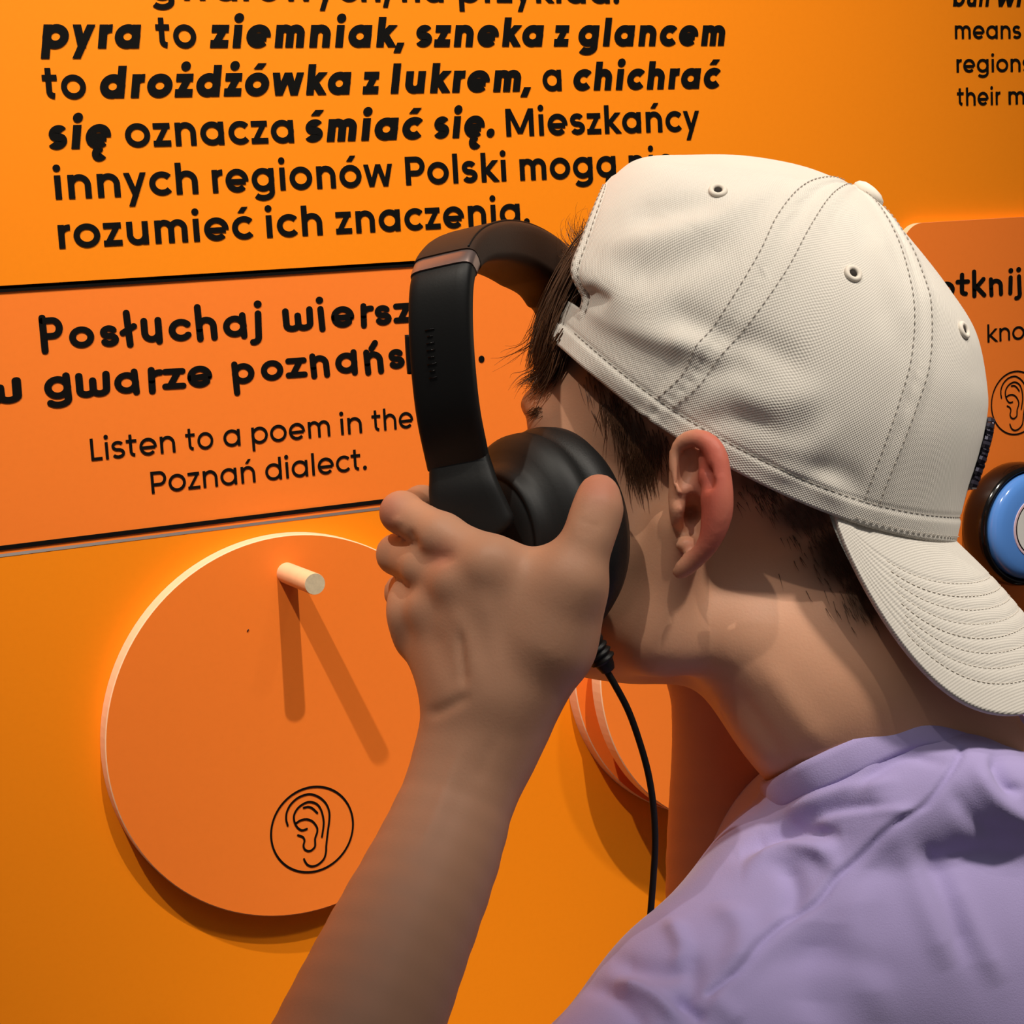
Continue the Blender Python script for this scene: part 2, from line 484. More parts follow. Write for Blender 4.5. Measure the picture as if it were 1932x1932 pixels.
tl.build('lettering', M_ink, sp, False)

# ------------------------------------------------------------------ ear icon
EAR = [[(550, 860), (525, 760), (535, 640), (600, 510), (720, 400), (860, 345), (960, 345), (1080, 395), (1180, 490), (1235, 620), (1240, 760), (1215, 960), (1190, 1180), (1183, 1300), (1150, 1410), (1060, 1500), (960, 1535), (880, 1510), (835, 1450), (820, 1415)],
       [(1118, 1045), (1140, 900), (1145, 780), (1110, 620), (1040, 510), (930, 468), (830, 490), (720, 570), (655, 690), (665, 810), (720, 900), (790, 938), (868, 915)],
       [(690, 820), (760, 775), (860, 755), (960, 790), (1030, 880), (1040, 960), (1005, 1070), (1005, 1150), (1000, 1210), (950, 1265), (890, 1282), (830, 1250), (812, 1190), (828, 1110), (800, 1050), (720, 1020)],
       [(815, 565), (890, 550), (960, 575), (1040, 650)]]

def ear_icon(parent, cx, cz, rad, y):
    """drawing of an ear in a ring, flat print; pixel drawing is rectified onto the board"""
    mb = MB()
    c0 = np.array([0.334, 0])
    def rect(p):
        X, Z = onwall(480 + p[0] / 8.782, 1460 + p[1] / 8.782, 0.0)
        return X, Z
    q0 = np.array(rect((960, 925))); k = rad / (0.0239 * SC)
    w = 0.00115 * SC * k
    for pl in EAR:
        P = [tuple((np.array(rect(p)) - q0) * k + (cx, cz)) for p in spline(pl, len(pl) * 5)]
        V, Fc = strip(P, w, True); mb.add(*flatten(V, Fc, y))
    V, Fc = strip(arc(cx, cz, rad, rad, 0, 360, 72), w, False); mb.add(*flatten(V, Fc, y))
    o = mb.build('ear_icon', M_ink, parent, False); o['label'] = 'black line drawing of an ear inside a ring'
    return o

def board_disc(mb, cx, cz, r, y0, y1, n=120):
    ch = 0.0006
    prof = [(0.0, y0, 0), (r - ch, y0, 0), (r, y0 - -ch, 1), (r, y1, 1)]
    V = [(cx, y0, cz)]; Fc = []; mi = []
    rings = [(r - ch, y0), (r, y0 + ch), (r, y1)]
    for rr, y in rings:
        for i in range(n):
            a = 2 * math.pi * i / n; V.append((cx + rr * math.cos(a), y, cz + rr * math.sin(a)))
    for i in range(n):
        j = (i + 1) % n
        Fc.append((0, 1 + i, 1 + j)); mi.append(0)
        for k in range(2):
            Fc.append((1 + k * n + i, 1 + (k + 1) * n + i, 1 + (k + 1) * n + j, 1 + k * n + j)); mi.append(1)
    Fc.append(tuple(1 + 2 * n + i for i in range(n))); mi.append(1)
    k = len(mb.V); mb.V += V; mb.F += [tuple(i + k for i in f) for f in Fc]; mb.mi += mi

# near disc with the wooden peg
HD = 0.010 * SC
kk = (DW - HD) / DW
kk *= SC
dcx, dcz, drr = 0.32998 * kk, HC - 0.25796 * kk, 0.10518 * kk
dk = empty('wall_disc', (dcx, 0, dcz))
tag(dk, 'round coral-orange wall disc with a wooden peg and an ear drawing, nearest the camera', 'disc')
b = MB(); board_disc(b, dcx, dcz, drr, -HD, -0.0002); b.build('disc_board', [M_panel, M_edge], dk, False)
ear_icon(dk, 0.33434 * kk, HC - 0.31657 * kk, 0.0239 * kk, -HD - .0004)
pgx, pgz = onwall(541, 1081, HD)
b = MB()
ex, ey, ez = np.array([1., 0, 0]), np.array([0, 0, 1.]), np.array([0, -1., 0])
pr = 0.0056 * SC
b.lathe([(pr, 0), (pr, .0405 * SC), (pr * .985, .0412 * SC)], 32, 0, (np.array([pgx, -HD, pgz]), ex, ey, ez))
pg = b.build('peg', M_wood, dk); autosmooth(pg, 40)
b = MB(); b.lathe([(pr * .975, 0), (pr * .97, .0004)], 32, 0, (np.array([pgx, -HD - .0411 * SC, pgz]), ex, ey, ez))
pe = b.build('peg_end', M_woodend, pg, False); pe['label'] = 'grey-brown sawn end of the peg'
b = MB(); b.tube([np.array(list(onwall(466, 1191, HD)) + [0])[[0, 2, 1]] + np.array([0, -HD - .0003, 0]), np.array(list(onwall(469, 1187, HD)) + [0])[[0, 2, 1]] + np.array([0, -HD - .0003, 0])], .0003, 5)
b.build('scratch_mark', M_hole, dk)

# the pair of stacked discs further along the wall
fdx, fdz = onwall(1358, 1228, .010 * SC)
fd = empty('wall_disc', (fdx, 0, fdz))
tag(fd, 'two stacked coral-orange discs with pale edges, seen under the chin', 'disc')
FR = 0.1000 * SC
b = MB(); board_disc(b, fdx, fdz, FR, -0.010 * SC, -0.0002); b.build('disc_board', [M_panel, M_edge], fd, False)
b = MB(); board_disc(b, fdx + .0035 * SC, fdz - .001, FR, -0.034 * SC, -0.024 * SC); b.build('disc_board', [M_panel, M_edge], fd, False)
b = MB(); b.lathe([(.02, 0), (.02, .0145 * SC)], 24, 0, (np.array([fdx, -.0099 * SC, fdz]), ex, ey, ez)); b.build('spacer', M_edge, fd)

# right-hand board with rounded corner
rp = empty('text_panel', (onwall(1932, 700)[0], 0, onwall(1932, 700)[1]))
tag(rp, 'rounded coral-orange board with pale edge at the right border', 'sign')
HP = 0.006 * SC
x0 = onwall(1702, 440, HP)[0]; zt = onwall(1850, 414, HP)[1]; x1 = x0 + .39; zb = zt - .41; rc = .016 * SC
outl = [(x0 + rc + rc * math.cos(math.radians(a)), zb + rc + rc * math.sin(math.radians(a))) for a in range(180, 271, 9)]
outl += [(x1 - rc + rc * math.cos(math.radians(a)), zb + rc + rc * math.sin(math.radians(a))) for a in range(270, 361, 9)]
outl += [(x1 - rc + rc * math.cos(math.radians(a)), zt - rc + rc * math.sin(math.radians(a))) for a in range(0, 91, 9)]
outl += [(x0 + rc + rc * math.cos(math.radians(a)), zt - rc + rc * math.sin(math.radians(a))) for a in range(90, 181, 9)]
b = MB(); b.prism(outl, -HP, -.0002, 0, 1); b.build('panel_board', [M_panel, M_edge], rp, False)
tl = MB()
text_line(tl, ((1822, 559.5), (1905, 552)), [('dotknij', 1728, 1927, 0), ('i', 1960, 1970, 0)], (1870, 30), (.27, .27), HP, True, 8, .08)
text_line(tl, ((1869, 645), (1925, 640.5)), [('know', 1862, 1966, 0)], (1890, 25), (.17, .17), HP)
tl.build('lettering', M_ink, rp, False)
icx, icz = onwall(1916, 760, HP)
ear_icon(rp, icx, icz, .0205 * SC, -HP - .0004)

def push_button(px, py, r, cap_m, label):
    X, Z = onwall(px, py, HP)
    t = empty('push_button', (X, -HP, Z)); tag(t, label, 'button')
    fr = (np.array([X, -HP, Z]), ex, ey, ez)
    b = MB()
    b.lathe([(r * .93, 0), (r * .985, r * .10), (r, r * .22), (r * .995, r * .34), (r * .97, r * .46), (r * .93, r * .53), (r * .895, r * .54), (r * .875, r * .50), (r * .865, r * .40)], 72, 0, fr)
    b.build('button_base', M_blackgloss, t)
    b = MB(); b.lathe([(r * .85, r * .30), (r * .85, r * .54), (r * .835, r * .60), (r * .79, r * .65), (r * .70, r * .685), (r * .55, r * .70), (r * .3, r * .71), (.0005, r * .712)], 72, 0, fr)
    b.build('button_cap', cap_m, t)
    if cap_m is M_blue:
        b = MB(); b.lathe([(r * .50, r * .69), (r * .495, r * .716)], 48, 0, fr); b.build('sticker_rim', M_pink, t, False)
        b = MB(); b.lathe([(r * .465, r * .69), (r * .46, r * .719)], 48, 0, fr); b.build('sticker_line', M_ink, t, False)
        b = MB(); b.lathe([(r * .445, r * .69), (r * .44, r * .722)], 48, 0, fr); b.build('sticker', M_white, t, False)
    return t

push_button(1900, 985, .0405 * SC, M_blue, 'large black push button with blue cap and round white sticker, behind the cap bill')
push_button(1962, 1268, .0440 * SC, M_blackgloss, 'dark push button half hidden below the cap bill, under the blue one')

# ------------------------------------------------------------------ implicit surfaces (figure, in camera-frame metres)
class Field:
    def __init__(s): s.P = []
    def add(s, kind, k, args, cen, rad, sub=False, sq=None): s.P.append((kind, k, args, np.array(cen, float), float(rad), sub, sq))
    def rc(s, a, b, r1, r2, k=.004, sub=False, sq=None):
        a = np.array(a, float); b = np.array(b, float)
        ex = max(r1, r2) * (1.0 if sq is None else max(1, 1 / sq[1]))
        s.add('rc', k, (a, b, r1, r2), (a + b) / 2, np.linalg.norm(b - a) / 2 + ex, sub, sq)
    def chain(s, P, k=.004, kin=None, sub=False, sq=None):
        """P: list of (point, radius)"""
        if kin:      # one smooth limb: resample finely so the joints do not bulge
            Q = spline(np.array([list(a) + [r] for a, r in P]), kin); P = [(q[:3], q[3]) for q in Q]; k = .0012
        for (a, ra), (b, rb) in zip(P[:-1], P[1:]): s.rc(a, b, ra, rb, k, sub, sq)
    def el(s, c, r, k=.004, ax=None, sub=False):
        c = np.array(c, float); r = np.array(r, float)
        s.add('el', k, (c, r, np.eye(3) if ax is None else np.array(ax, float)), c, r.max(), sub)
    @staticmethod
    def prim(kind, a, p, sq):
        if kind == 'el':
            c, r, ax = a; q = (p - c) @ ax.T
            k0 = np.sqrt(((q / r) ** 2).sum(-1)); k1 = np.sqrt(((q / (r * r)) ** 2).sum(-1)) + 1e-9
            return k0 * (k0 - 1) / k1
        A, B, r1, r2 = a
        if sq is not None:            # flatten along an axis: thinner (factor > 1)
            n, f = sq; n = n / np.linalg.norm(n)
            p = p + ((p - A) @ n)[..., None] * n * (f - 1); B = B + ((B - A) @ n) * n * (f - 1)
        ba = B - A; l2 = ba @ ba + 1e-12
        h = np.clip(((p - A) @ ba) / l2, 0, 1)
        d = np.sqrt((((p - A) - h[..., None] * ba) ** 2).sum(-1)) - (r1 + (r2 - r1) * h)
        return d
    def ev(s, p, cen=None, rad=None):
        d = np.full(p.shape[:-1], 1.0)
        for kind, k, a, c, r, sub, sq in s.P:
            if cen is not None and np.linalg.norm(c - cen) - r - rad > .02: continue
            q = s.prim(kind, a, p, sq)
            if sub:
                q = -q; h = np.clip(k - np.abs(d - q), 0, None) / k; d = np.maximum(d, q) + h * h * k * .25
            else:
                h = np.clip(k - np.abs(d - q), 0, None) / k; d = np.minimum(d, q) - h * h * k * .25
        return d
    def trace(s, px, py, z0=.5, z1=1.1):
        u = np.array([(px - 966) / F, (py - 966) / F, 1.0]); z = z0
        for _ in range(200):
            d = float(s.ev((u * z)[None])[0])
            if d < 2e-4: return u * z
            z += d * .8
            if z > z1: break
        return None
    def trace_many(s, px, py, z0=.6, z1=.95):
        U = np.stack([(px - 966) / F, (py - 966) / F, np.ones_like(px)], -1); z = np.full(px.shape, z0); ok = np.zeros(px.shape, bool)
        for _ in range(70):
            run = ~ok & (z < z1)
            if not run.any(): break
            d = s.ev(U[run] * z[run][:, None]); o = ok[run]; o[d < 2e-4] = True; ok[run] = o
            z[run] = np.where(d < 2e-4, z[run], z[run] + d * .85)
        return U * z[..., None], ok
    def mesh(s, lo, hi, h, lap=1):
        lo = np.array(lo, float); hi = np.array(hi, float); n = np.ceil((hi - lo) / h).astype(int) + 1
        V = np.ones(n, np.float32); B = 20
        for i in range(0, n[0], B):
            for j in range(0, n[1], B):
                for k in range(0, n[2], B):
                    m = np.minimum([i + B, j + B, k + B], n)
                    c = lo + h * (np.array([i, j, k]) + m - 1) / 2; rad = h * np.linalg.norm(m - [i, j, k]) / 2
                    dc = float(s.ev(c[None], c, rad)[0])
                    if abs(dc) > rad * 2.2 + .012:
                        V[i:m[0], j:m[1], k:m[2]] = np.sign(dc); continue
                    g = np.stack(np.meshgrid(*[lo[q] + h * np.arange([i, j, k][q], m[q]) for q in range(3)], indexing='ij'), -1)
                    V[i:m[0], j:m[1], k:m[2]] = s.ev(g, c, rad)
        # close the volume at the borders
        for ax in range(3):
            sl = [slice(None)] * 3
            for e in (0, -1):
                sl[ax] = e; V[tuple(sl)] = np.maximum(V[tuple(sl)], h * .5)
        sg = V < 0
        c8 = [sg[a:n[0] - 1 + a, b:n[1] - 1 + b, c:n[2] - 1 + c] for a in (0, 1) for b in (0, 1) for c in (0, 1)]
        act = np.zeros(n - 1, bool); al = np.ones(n - 1, bool)
        for q in c8: act |= q; al &= q
        act &= ~al
        idx = np.argwhere(act); ID = np.full(n - 1, -1, np.int32); ID[act] = np.arange(len(idx))
        corner = [(a, b, c) for a in (0, 1) for b in (0, 1) for c in (0, 1)]
        val = np.stack([V[idx[:, 0] + a, idx[:, 1] + b, idx[:, 2] + c] for a, b, c in corner], 1)
        acc = np.zeros((len(idx), 3)); cnt = np.zeros(len(idx))
        for p in range(8):
            for q in range(p + 1, 8):
                if sum(abs(np.array(corner[p]) - corner[q])) != 1: continue
                a, b = val[:, p], val[:, q]; m = (a < 0) != (b < 0)
                t = np.where(m, a / np.where(a == b, 1, a - b), 0)
                pt = np.array(corner[p]) + t[:, None] * (np.array(corner[q]) - np.array(corner[p]))
                acc[m] += pt[m]; cnt[m] += 1
        P = lo + h * (idx + acc / cnt[:, None])
        Q = []
        for ax in range(3):
            o1, o2 = [(1, 2), (2, 0), (0, 1)][ax]
            s0 = [slice(1, n[q] - 1) for q in range(3)]; s0[ax] = slice(0, n[ax] - 1); s1 = list(s0); s1[ax] = slice(1, n[ax])
            a = sg[tuple(s0)]; bb = sg[tuple(s1)]
            e = np.argwhere(a != bb); off = np.array([1, 1, 1]); off[ax] = 0; fl = a[a != bb]; e = e + off
            u = np.zeros(3, int); u[o1] = 1; v = np.zeros(3, int); v[o2] = 1
            g = lambda w: ID[tuple((e + w).T)]
            q4 = np.stack([g(-u - v), g(-v), g(0 * u), g(-u)], 1)
            q4[~fl] = q4[~fl][:, ::-1]; Q.append(q4)
        Q = np.concatenate(Q); Q = Q[(Q >= 0).all(1)]
        for _ in range(lap):
            A = np.zeros_like(P); w = np.zeros(len(P))
            for p in range(4):
                for r_ in (1, 3):
                    np.add.at(A, Q[:, p], P[Q[:, (p + r_) % 4]]); np.add.at(w, Q[:, p], 1)
            P = P * .4 + .6 * A / w[:, None]
        return P, Q

def vnormals(P, Q):
    fn = np.cross(P[Q[:, 2]] - P[Q[:, 0]], P[Q[:, 3]] - P[Q[:, 1]])
    N = np.zeros_like(P)
    for p in range(4): np.add.at(N, Q[:, p], fn)
    return N / (np.linalg.norm(N, axis=1)[:, None] + 1e-12)

def quadmesh(name, P, Q):
    me = bpy.data.meshes.new(name)
    me.vertices.add(len(P)); me.vertices.foreach_set('co', np.ascontiguousarray(P, np.float32).ravel())
    me.loops.add(len(Q) * 4); me.loops.foreach_set('vertex_index', np.ascontiguousarray(Q, np.int32).ravel())
    me.polygons.add(len(Q)); me.polygons.foreach_set('loop_start', np.arange(0, len(Q) * 4, 4, dtype=np.int32))
    me.update(calc_edges=True); me.validate()
    return me

def seg_dist(px, py, pl):
    d = np.full(px.shape, 1e9)
    for (x0, y0), (x1, y1) in zip(pl[:-1], pl[1:]):
        dx, dy = x1 - x0, y1 - y0; t = np.clip(((px - x0) * dx + (py - y0) * dy) / (dx * dx + dy * dy + 1e-9), 0, 1)
        d = np.minimum(d, np.hypot(px - x0 - t * dx, py - y0 - t * dy))
    return d

def folds(P, N, L):
    """raise (+) or sink (-) soft ridges; P in camera frame; L: (polyline, width, height in mm)"""
    Z = P[:, 2]; px = 966 + F * P[:, 0] / Z; py = 966 + F * P[:, 1] / Z
    face = np.clip(-(N * P).sum(1) / np.linalg.norm(P, axis=1) * 4, 0, 1)
    D = np.zeros(len(P))
    for pl, sg, am in L:
        if len(pl) > 2: pl = [tuple(q) for q in spline(pl, len(pl) * 4)]
        d = seg_dist(px, py, pl); x0, y0 = pl[0]; x1, y1 = pl[-1]; ln = math.hypot(x1 - x0, y1 - y0) + 1e-6
        tp = np.clip(((px - x0) * (x1 - x0) + (py - y0) * (y1 - y0)) / ln ** 2, 0, 1)
        D += am * .001 * np.exp(-(d / sg) ** 2) * (1 if sg < 7 else np.clip(np.minimum(tp, 1 - tp) * 4 + .12, 0, 1))
    return P + N * (D * face)[:, None]

# ------------------------------------------------------------------ the person
yaw, pit = math.radians(18), math.radians(8)
hF = np.array([-math.cos(yaw) * math.cos(pit), -math.sin(pit), math.sin(yaw) * math.cos(pit)])
hL = np.array([-math.sin(yaw), 0, -math.cos(yaw)])
hU = np.cross(hL, hF); hU = hU if hU[1] < 0 else -hU
hO = np.array([.0926, .0018, .800])
HX = np.array([hF, hU, hL])
def H(f, u, l): return hO + (hF * f + hU * u + hL * l) * .001

fb = Field()
# skull and face
fb.el(H(-6, 44, 0), (.084, .068, .061), .01, HX)
fb.el(H(40, 36, 0), (.048, .046, .058), .015, HX)
fb.el(H(36, -26, 0), (.050, .049, .051), .02, HX)
fb.rc(H(80, 34, -28), H(80, 34, 28), .010, .010, .012)
fb.rc(H(70, 26, 40), H(58, 4, 47), .010, .013, .014)
fb.rc(H(70, 26, -40), H(58, 4, -47), .010, .013, .014)
for sd in (1, -1):
    fb.el(H(52, -14, 36 * sd), (.026, .026, .020), .016, HX)
    fb.rc(H(6, -8, 58 * sd), H(12, -50, 50 * sd), .010, .012, .022)
    fb.rc(H(12, -52, 49 * sd), H(74, -60, 12 * sd), .012, .013, .018)
    fb.el(H(92, 18, 30 * sd), (.014, .012, .014), .010, HX, sub=True)
    fb.el(H(74.5, 19, 31 * sd), (.0125, .0105, .0125), .003, HX)
    fb.el(H(97, -17, 9 * sd), (.008, .007, .007), .005, HX)
    fb.el(H(97, -23, 5.5 * sd), (.004, .004, .003), .002, HX, sub=True)
fb.rc(H(84, 24, 0), H(103, -12, 0), .006, .009, .010)
fb.el(H(80, -62, 0), (.015, .014, .017), .014, HX)
fb.rc(H(88, -38, -14), H(91, -37, 0), .0035, .005, .006); fb.rc(H(91, -37, 0), H(88, -38, 14), .005, .0035, .006)
fb.rc(H(87, -46, -12), H(90, -47, 0), .004, .006, .006); fb.rc(H(90, -47, 0), H(87, -46, 12), .006, .004, .006)
fb.rc(H(95, -42, -14), H(95, -42, 14), .0012, .0012, .002, sub=True)
fb.el(H(40, -54, 0), (.040, .018, .036), .02, HX)
# neck
fb.rc(C(1440, 1080, .806), C(1590, 1275, .793), .049, .0485, .022)
fb.rc(C(1590, 1275, .793), C(1770, 1560, .810), .0485, .0470, .022)
fb.rc(C(1400, 1215, .760), C(1500, 1360, .764), .012, .010, .03)           # neck muscle
fb.rc(C(1665, 1280, .785), C(1885, 1600, .805), .034, .036, .02)
NHEAD = len(fb.P)
# near ear
def EP(x, y, z=0.0):
    base = .7305 - .013 * (x - 1270) / 110 - .002 * (1 - abs(y - 940) / 150)
    return C(x, y, base + z)
fb.el(EP(1322, 950, .011), (.009, .024, .008), .006)
fb.el(EP(1300, 905, .010), (.008, .016, .007), .006)
rim = [(1283, 925, 9), (1275, 898, 9), (1272, 872, 10), (1276, 848, 11), (1289, 834, 14), (1307, 828, 17), (1328, 831, 18), (1345, 846, 19), (1354, 868, 20), (1357, 900, 22), (1358, 935, 25), (1355, 968, 26), (1346, 1000, 24), (1331, 1030, 21), (1312, 1052, 19), (1293, 1070, 17), (1281, 1080, 13)]
fb.chain([(EP(x, y), r / F * .73) for x, y, r in rim], .003, 34, sq=(np.array([0.25, 0, 1.0]), 1.15))
fb.el(EP(1306, 985, .004), (.0056, .0112, .0070), .004, sub=True)
fb.el(EP(1303, 885, .0005), (.0040, .0085, .0058), .003, [[.9, .42, 0], [-.42, .9, 0], [0, 0, 1]], sub=True)
fb.el(EP(1318, 925, .0000), (.0028, .0085, .0045), .003, [[.88, .45, 0], [-.45, .88, 0], [0, 0, 1]], sub=True)
fb.chain([(EP(1324, 862, .003), .0018), (EP(1334, 900, .002), .0022), (EP(1339, 940, .0015), .0024), (EP(1336, 985, .002), .0024)], .004)
fb.rc(EP(1341, 888, -.002), EP(1344, 915, -.003), .0013, .0013, .003, sub=True)
fb.chain([(EP(1274, 940, .005), .0020), (EP(1281, 962, .004), .0026), (EP(1277, 985, .005), .0022)], .004)
fb.el(EP(1296, 1028, .005), (.0045, .0030, .0035), .004)
fb.el(EP(1305, 968, .010), (.0034, .0034, .008), .003, sub=True)
fb.rc(EP(1283, 1000, .003), EP(1279, 1012, .003), .0013, .0012, .003, sub=True)

# near arm
def r_(px, z): return px / F * z
nP = np.array([.2, 0, 1.0])
fb.chain([(C(915, 1368, .708), .0192), (C(880, 1460, .703), .0202), (C(826, 1610, .690), .0232), (C(745, 1790, .668), .0262), (C(672, 1960, .648), .0285), (C(600, 2130, .632), .0300)], .010, 16)
fb.rc(C(600, 2140, .632), C(1170, 2190, .712), .031, .033, .012)
fb.rc(C(1170, 2190, .712), C(1600, 1800, .790), .033, .036, .012)
# near hand: back of the hand towards the camera
fb.rc(C(900, 1410, .706), C(930, 1330, .706), .0185, .0178, .014)
fb.rc(C(925, 1350, .707), C(938, 1290, .703), .0180, .0165, .014)
mc = [((958, 1290, .701), (925, 1062, .694), .0100, .0092), ((925, 1295, .701), (862, 1098, .701), .0100, .0090), ((900, 1300, .703), (815, 1150, .712), .0098, .0086), ((875, 1305, .706), (786, 1205, .724), .0090, .0080)]
for a, q, r1, r2 in mc: fb.rc(C(*a), C(*q), r1, r2, .016)
fb.rc(C(945, 1180, .712), C(925, 1280, .714), .013, .013, .02)
fing = [[((925, 1062, .694), .0092), ((835, 1012, .706), .0086), ((757, 967, .722), .0078), ((795, 950, .747), .0068), ((850, 950, .768), .0060)],
        [((862, 1098, .701), .0090), ((800, 1070, .714), .0082), ((749, 1046, .732), .0076), ((790, 1035, .758), .0068), ((850, 1040, .775), .0060)],
        [((815, 1150, .712), .0086), ((776, 1128, .727), .0078), ((762, 1118, .748), .0072), ((805, 1105, .768), .0064), ((855, 1110, .780), .0058)],
        [((786, 1205, .724), .0080), ((772, 1180, .738), .0066), ((771, 1175, .755), .0060), ((810, 1165, .770), .0054), ((850, 1170, .778), .0050)]]
for f_ in fing: fb.chain([(C(*p), r) for p, r in f_], .0035)
# knuckles
for x, y, z, r in ((925, 1066, .6900, .0055), (862, 1100, .697, .0055), (768, 1160, .721, .0074), (815, 1152, .708, .0058)): fb.el(C(x, y, z), (r, r, r), .008)
# thumb
fb.chain([(C(975, 1290, .703), .0135), (C(1032, 1200, .694), .0140), (C(1083, 1095, .688), .0098), (C(1112, 1010, .690), .0078), (C(1128, 960, .693), .0076), (C(1130, 930, .696), .0070)], .008)
fb.rc(C(1045, 1110, .696), C(950, 1098, .700), .0105, .0095, .016)
fb.rc(C(1050, 1130, .703), C(960, 1170, .708), .012, .012, .02)
fb.rc(C(1040, 1230, .702), C(965, 1300, .706), .013, .014, .015)

# far arm and hand
fb.chain([(C(1325, 1230, .893), .0165), (C(1338, 1320, .890), .0180), (C(1352, 1420, .886), .0212), (C(1357, 1530, .880), .0238), (C(1362, 1680, .872), .0262), (C(1385, 1900, .86), .029)], .010, 16)
fb.rc(C(1385, 1900, .86), C(1800, 1700, .93), .034, .045, .012)
fb.rc(C(1325, 1230, .893), C(1255, 1110, .915), .017, .022, .015, sq=(np.array([.3, 0, 1.0]), 1.5))
for i, (x, y) in enumerate(((1190, 990), (1165, 1030), (1160, 1075), (1170, 1115))):
    fb.chain([(C(1240, 1070 + 22 * i, .918), .0085), (C(x + 10, y, .930), .0078), (C(x - 25, y + 5, .915), .0068), (C(x - 50, y + 20, .895), .0058)], .0035)
fb.chain([(C(1300, 1200, .900), .011), (C(1290, 1110, .885), .0085), (C(1270, 1050, .882), .0072)], .006)
# trunk under the shirt
fb.rc(C(1760, 1640, .825), C(1600, 1790, .795), .036, .034, .015)
fb.rc(C(1760, 1620, .84), C(1900, 1720, .93), .044, .042, .03)
fb.rc(C(1830, 1700, .85), C(1860, 2300, .86), .070, .085, .03)

bP, bQ = fb.mesh((-.115, -.16, .60), (.30, .335, .975), .00145, 1)
bN = vnormals(bP, bQ)
bP = folds(bP, bN, [
    ([(868, 1185), (872, 1240), (876, 1300)], 9, -1.0), ([(815, 1180), (840, 1250), (870, 1310)], 22, -.6),
    ([(905, 1110), (930, 1200), (945, 1290)], 18, .45), ([(848, 1130), (885, 1220), (905, 1290)], 16, .5),
    ([(838, 1040), (848, 1066)], 16, -.8),
    ([(800, 1350), (838, 1338), (890, 1310)], 12, -1.0),
    ([(1098, 985), (1126, 992)], 6, -.3), ([(1096, 1000), (1120, 1006)], 6, -.25),
    ([(745, 975), (752, 992)], 9, .5), ([(772, 1000), (790, 1035)], 7, -.8),
    ([(1330, 1310), (1420, 1400), (1465, 1470)], 24, 1.2), ([(1430, 1240), (1500, 1340), (1560, 1420)], 26, .9), ([(1380, 1290), (1450, 1390), (1490, 1450)], 18, -.9),
    ([(880, 1395), (840, 1500), (790, 1620)], 16, .7), ([(930, 1390), (900, 1480)], 12, -.4)])
person = empty('person', cam2w(C(1850, 2280, .86)))
tag(person, 'person in a backward cream cap and lavender t-shirt holding black headphones to one cheek', 'person')

def skin_mat():
    m = mat('skin', srgb(210, 156, 124), 0.5, 0.3, noise=0.05, nscale=35, bump=0.12, bscale=900, sss=0.12)
    nt = m.node_tree; b = nt.nodes['Principled BSDF']
    src = b.inputs['Base Color'].links[0].from_socket
    at = nt.nodes.new('ShaderNodeAttribute'); at.attribute_name = 'flush'
    mx = nt.nodes.new('ShaderNodeMixRGB'); mx.inputs['Color2'].default_value = srgb(200, 92, 78)
    nt.links.new(at.outputs['Fac'], mx.inputs['Fac']); nt.links.new(src, mx.inputs['Color1']); nt.links.new(mx.outputs['Color'], b.inputs['Base Color'])
    a2 = nt.nodes.new('ShaderNodeAttribute'); a2.attribute_name = 'stubble'
    m2 = nt.nodes.new('ShaderNodeMixRGB'); m2.inputs['Color2'].default_value = srgb(62, 43, 32)
    nt.links.new(a2.outputs['Fac'], m2.inputs['Fac']); nt.links.new(mx.outputs['Color'], m2.inputs['Color1']); nt.links.new(m2.outputs['Color'], b.inputs['Base Color'])
    return m
M_skin = skin_mat()
bme = quadmesh('body', cam2w(bP), bQ)
fl_ = np.zeros(len(bP))
def flush(c, r, a):
    global fl_
    fl_ = np.maximum(fl_, a * np.clip(1.4 * np.exp(-(((bP - c) / r) ** 2).sum(1)), 0, 1))
flush(EP(1345, 930), np.array([.013, .032, .010]), .85)
flush(C(1133, 915, .69), np.array([.008, .008, .010]), .35)
flush(C(735, 965, .72), np.array([.006, .008, .012]), .35); flush(C(840, 1050, .70), np.array([.006, .006, .010]), .3)
at_ = bme.attributes.new('flush', 'FLOAT', 'POINT'); at_.data.foreach_set('value', fl_.astype(np.float32))
stb = np.zeros(len(bP))
bx_, by_, _ = w2px(cam2w(bP)); near_ = (bP[:, 2] < .80)
for x, y, sx, sy, a in [(1190, 820, 34, 34, .9), (1212, 872, 20, 30, .8), (1235, 840, 24, 26, .8), (1140, 745, 22, 26, .55), (1440, 905, 60, 30, .85), (1520, 970, 60, 40, .9), (1590, 1050, 60, 60, .9), (1640, 1120, 55, 60, .85), (1560, 850, 140, 70, .9), (1350, 700, 260, 100, .9)]:
    stb = np.maximum(stb, a * np.clip(1.5 * np.exp(-((bx_ - x) / sx) ** 2 - ((by_ - y) / sy) ** 2), 0, 1) * near_)
stb *= 1 - np.clip(3 * np.exp(-(((bP - EP(1325, 950)) / np.array([.016, .034, .014])) ** 2).sum(1)), 0, 1)
at_ = bme.attributes.new('stubble', 'FLOAT', 'POINT'); at_.data.foreach_set('value', stb.astype(np.float32))
body = link('body', bme, M_skin, person)
for sd in (1, -1):
    b = MB(); fr = (cam2w(H(74.2, 19, 31 * sd)), dirw(hL), dirw(hU), dirw(hF))
    V = [(0.0122 * math.sin(math.radians(a)), .0122 * math.cos(math.radians(a))) for a in range(3, 178, 8)]
    b.lathe(V, 24, 0, fr)
    b.lathe([(.0052, .0112), (.0001, .01245)], 24, 1, fr)
    b.build('eye', [M_eye, M_hole], body)

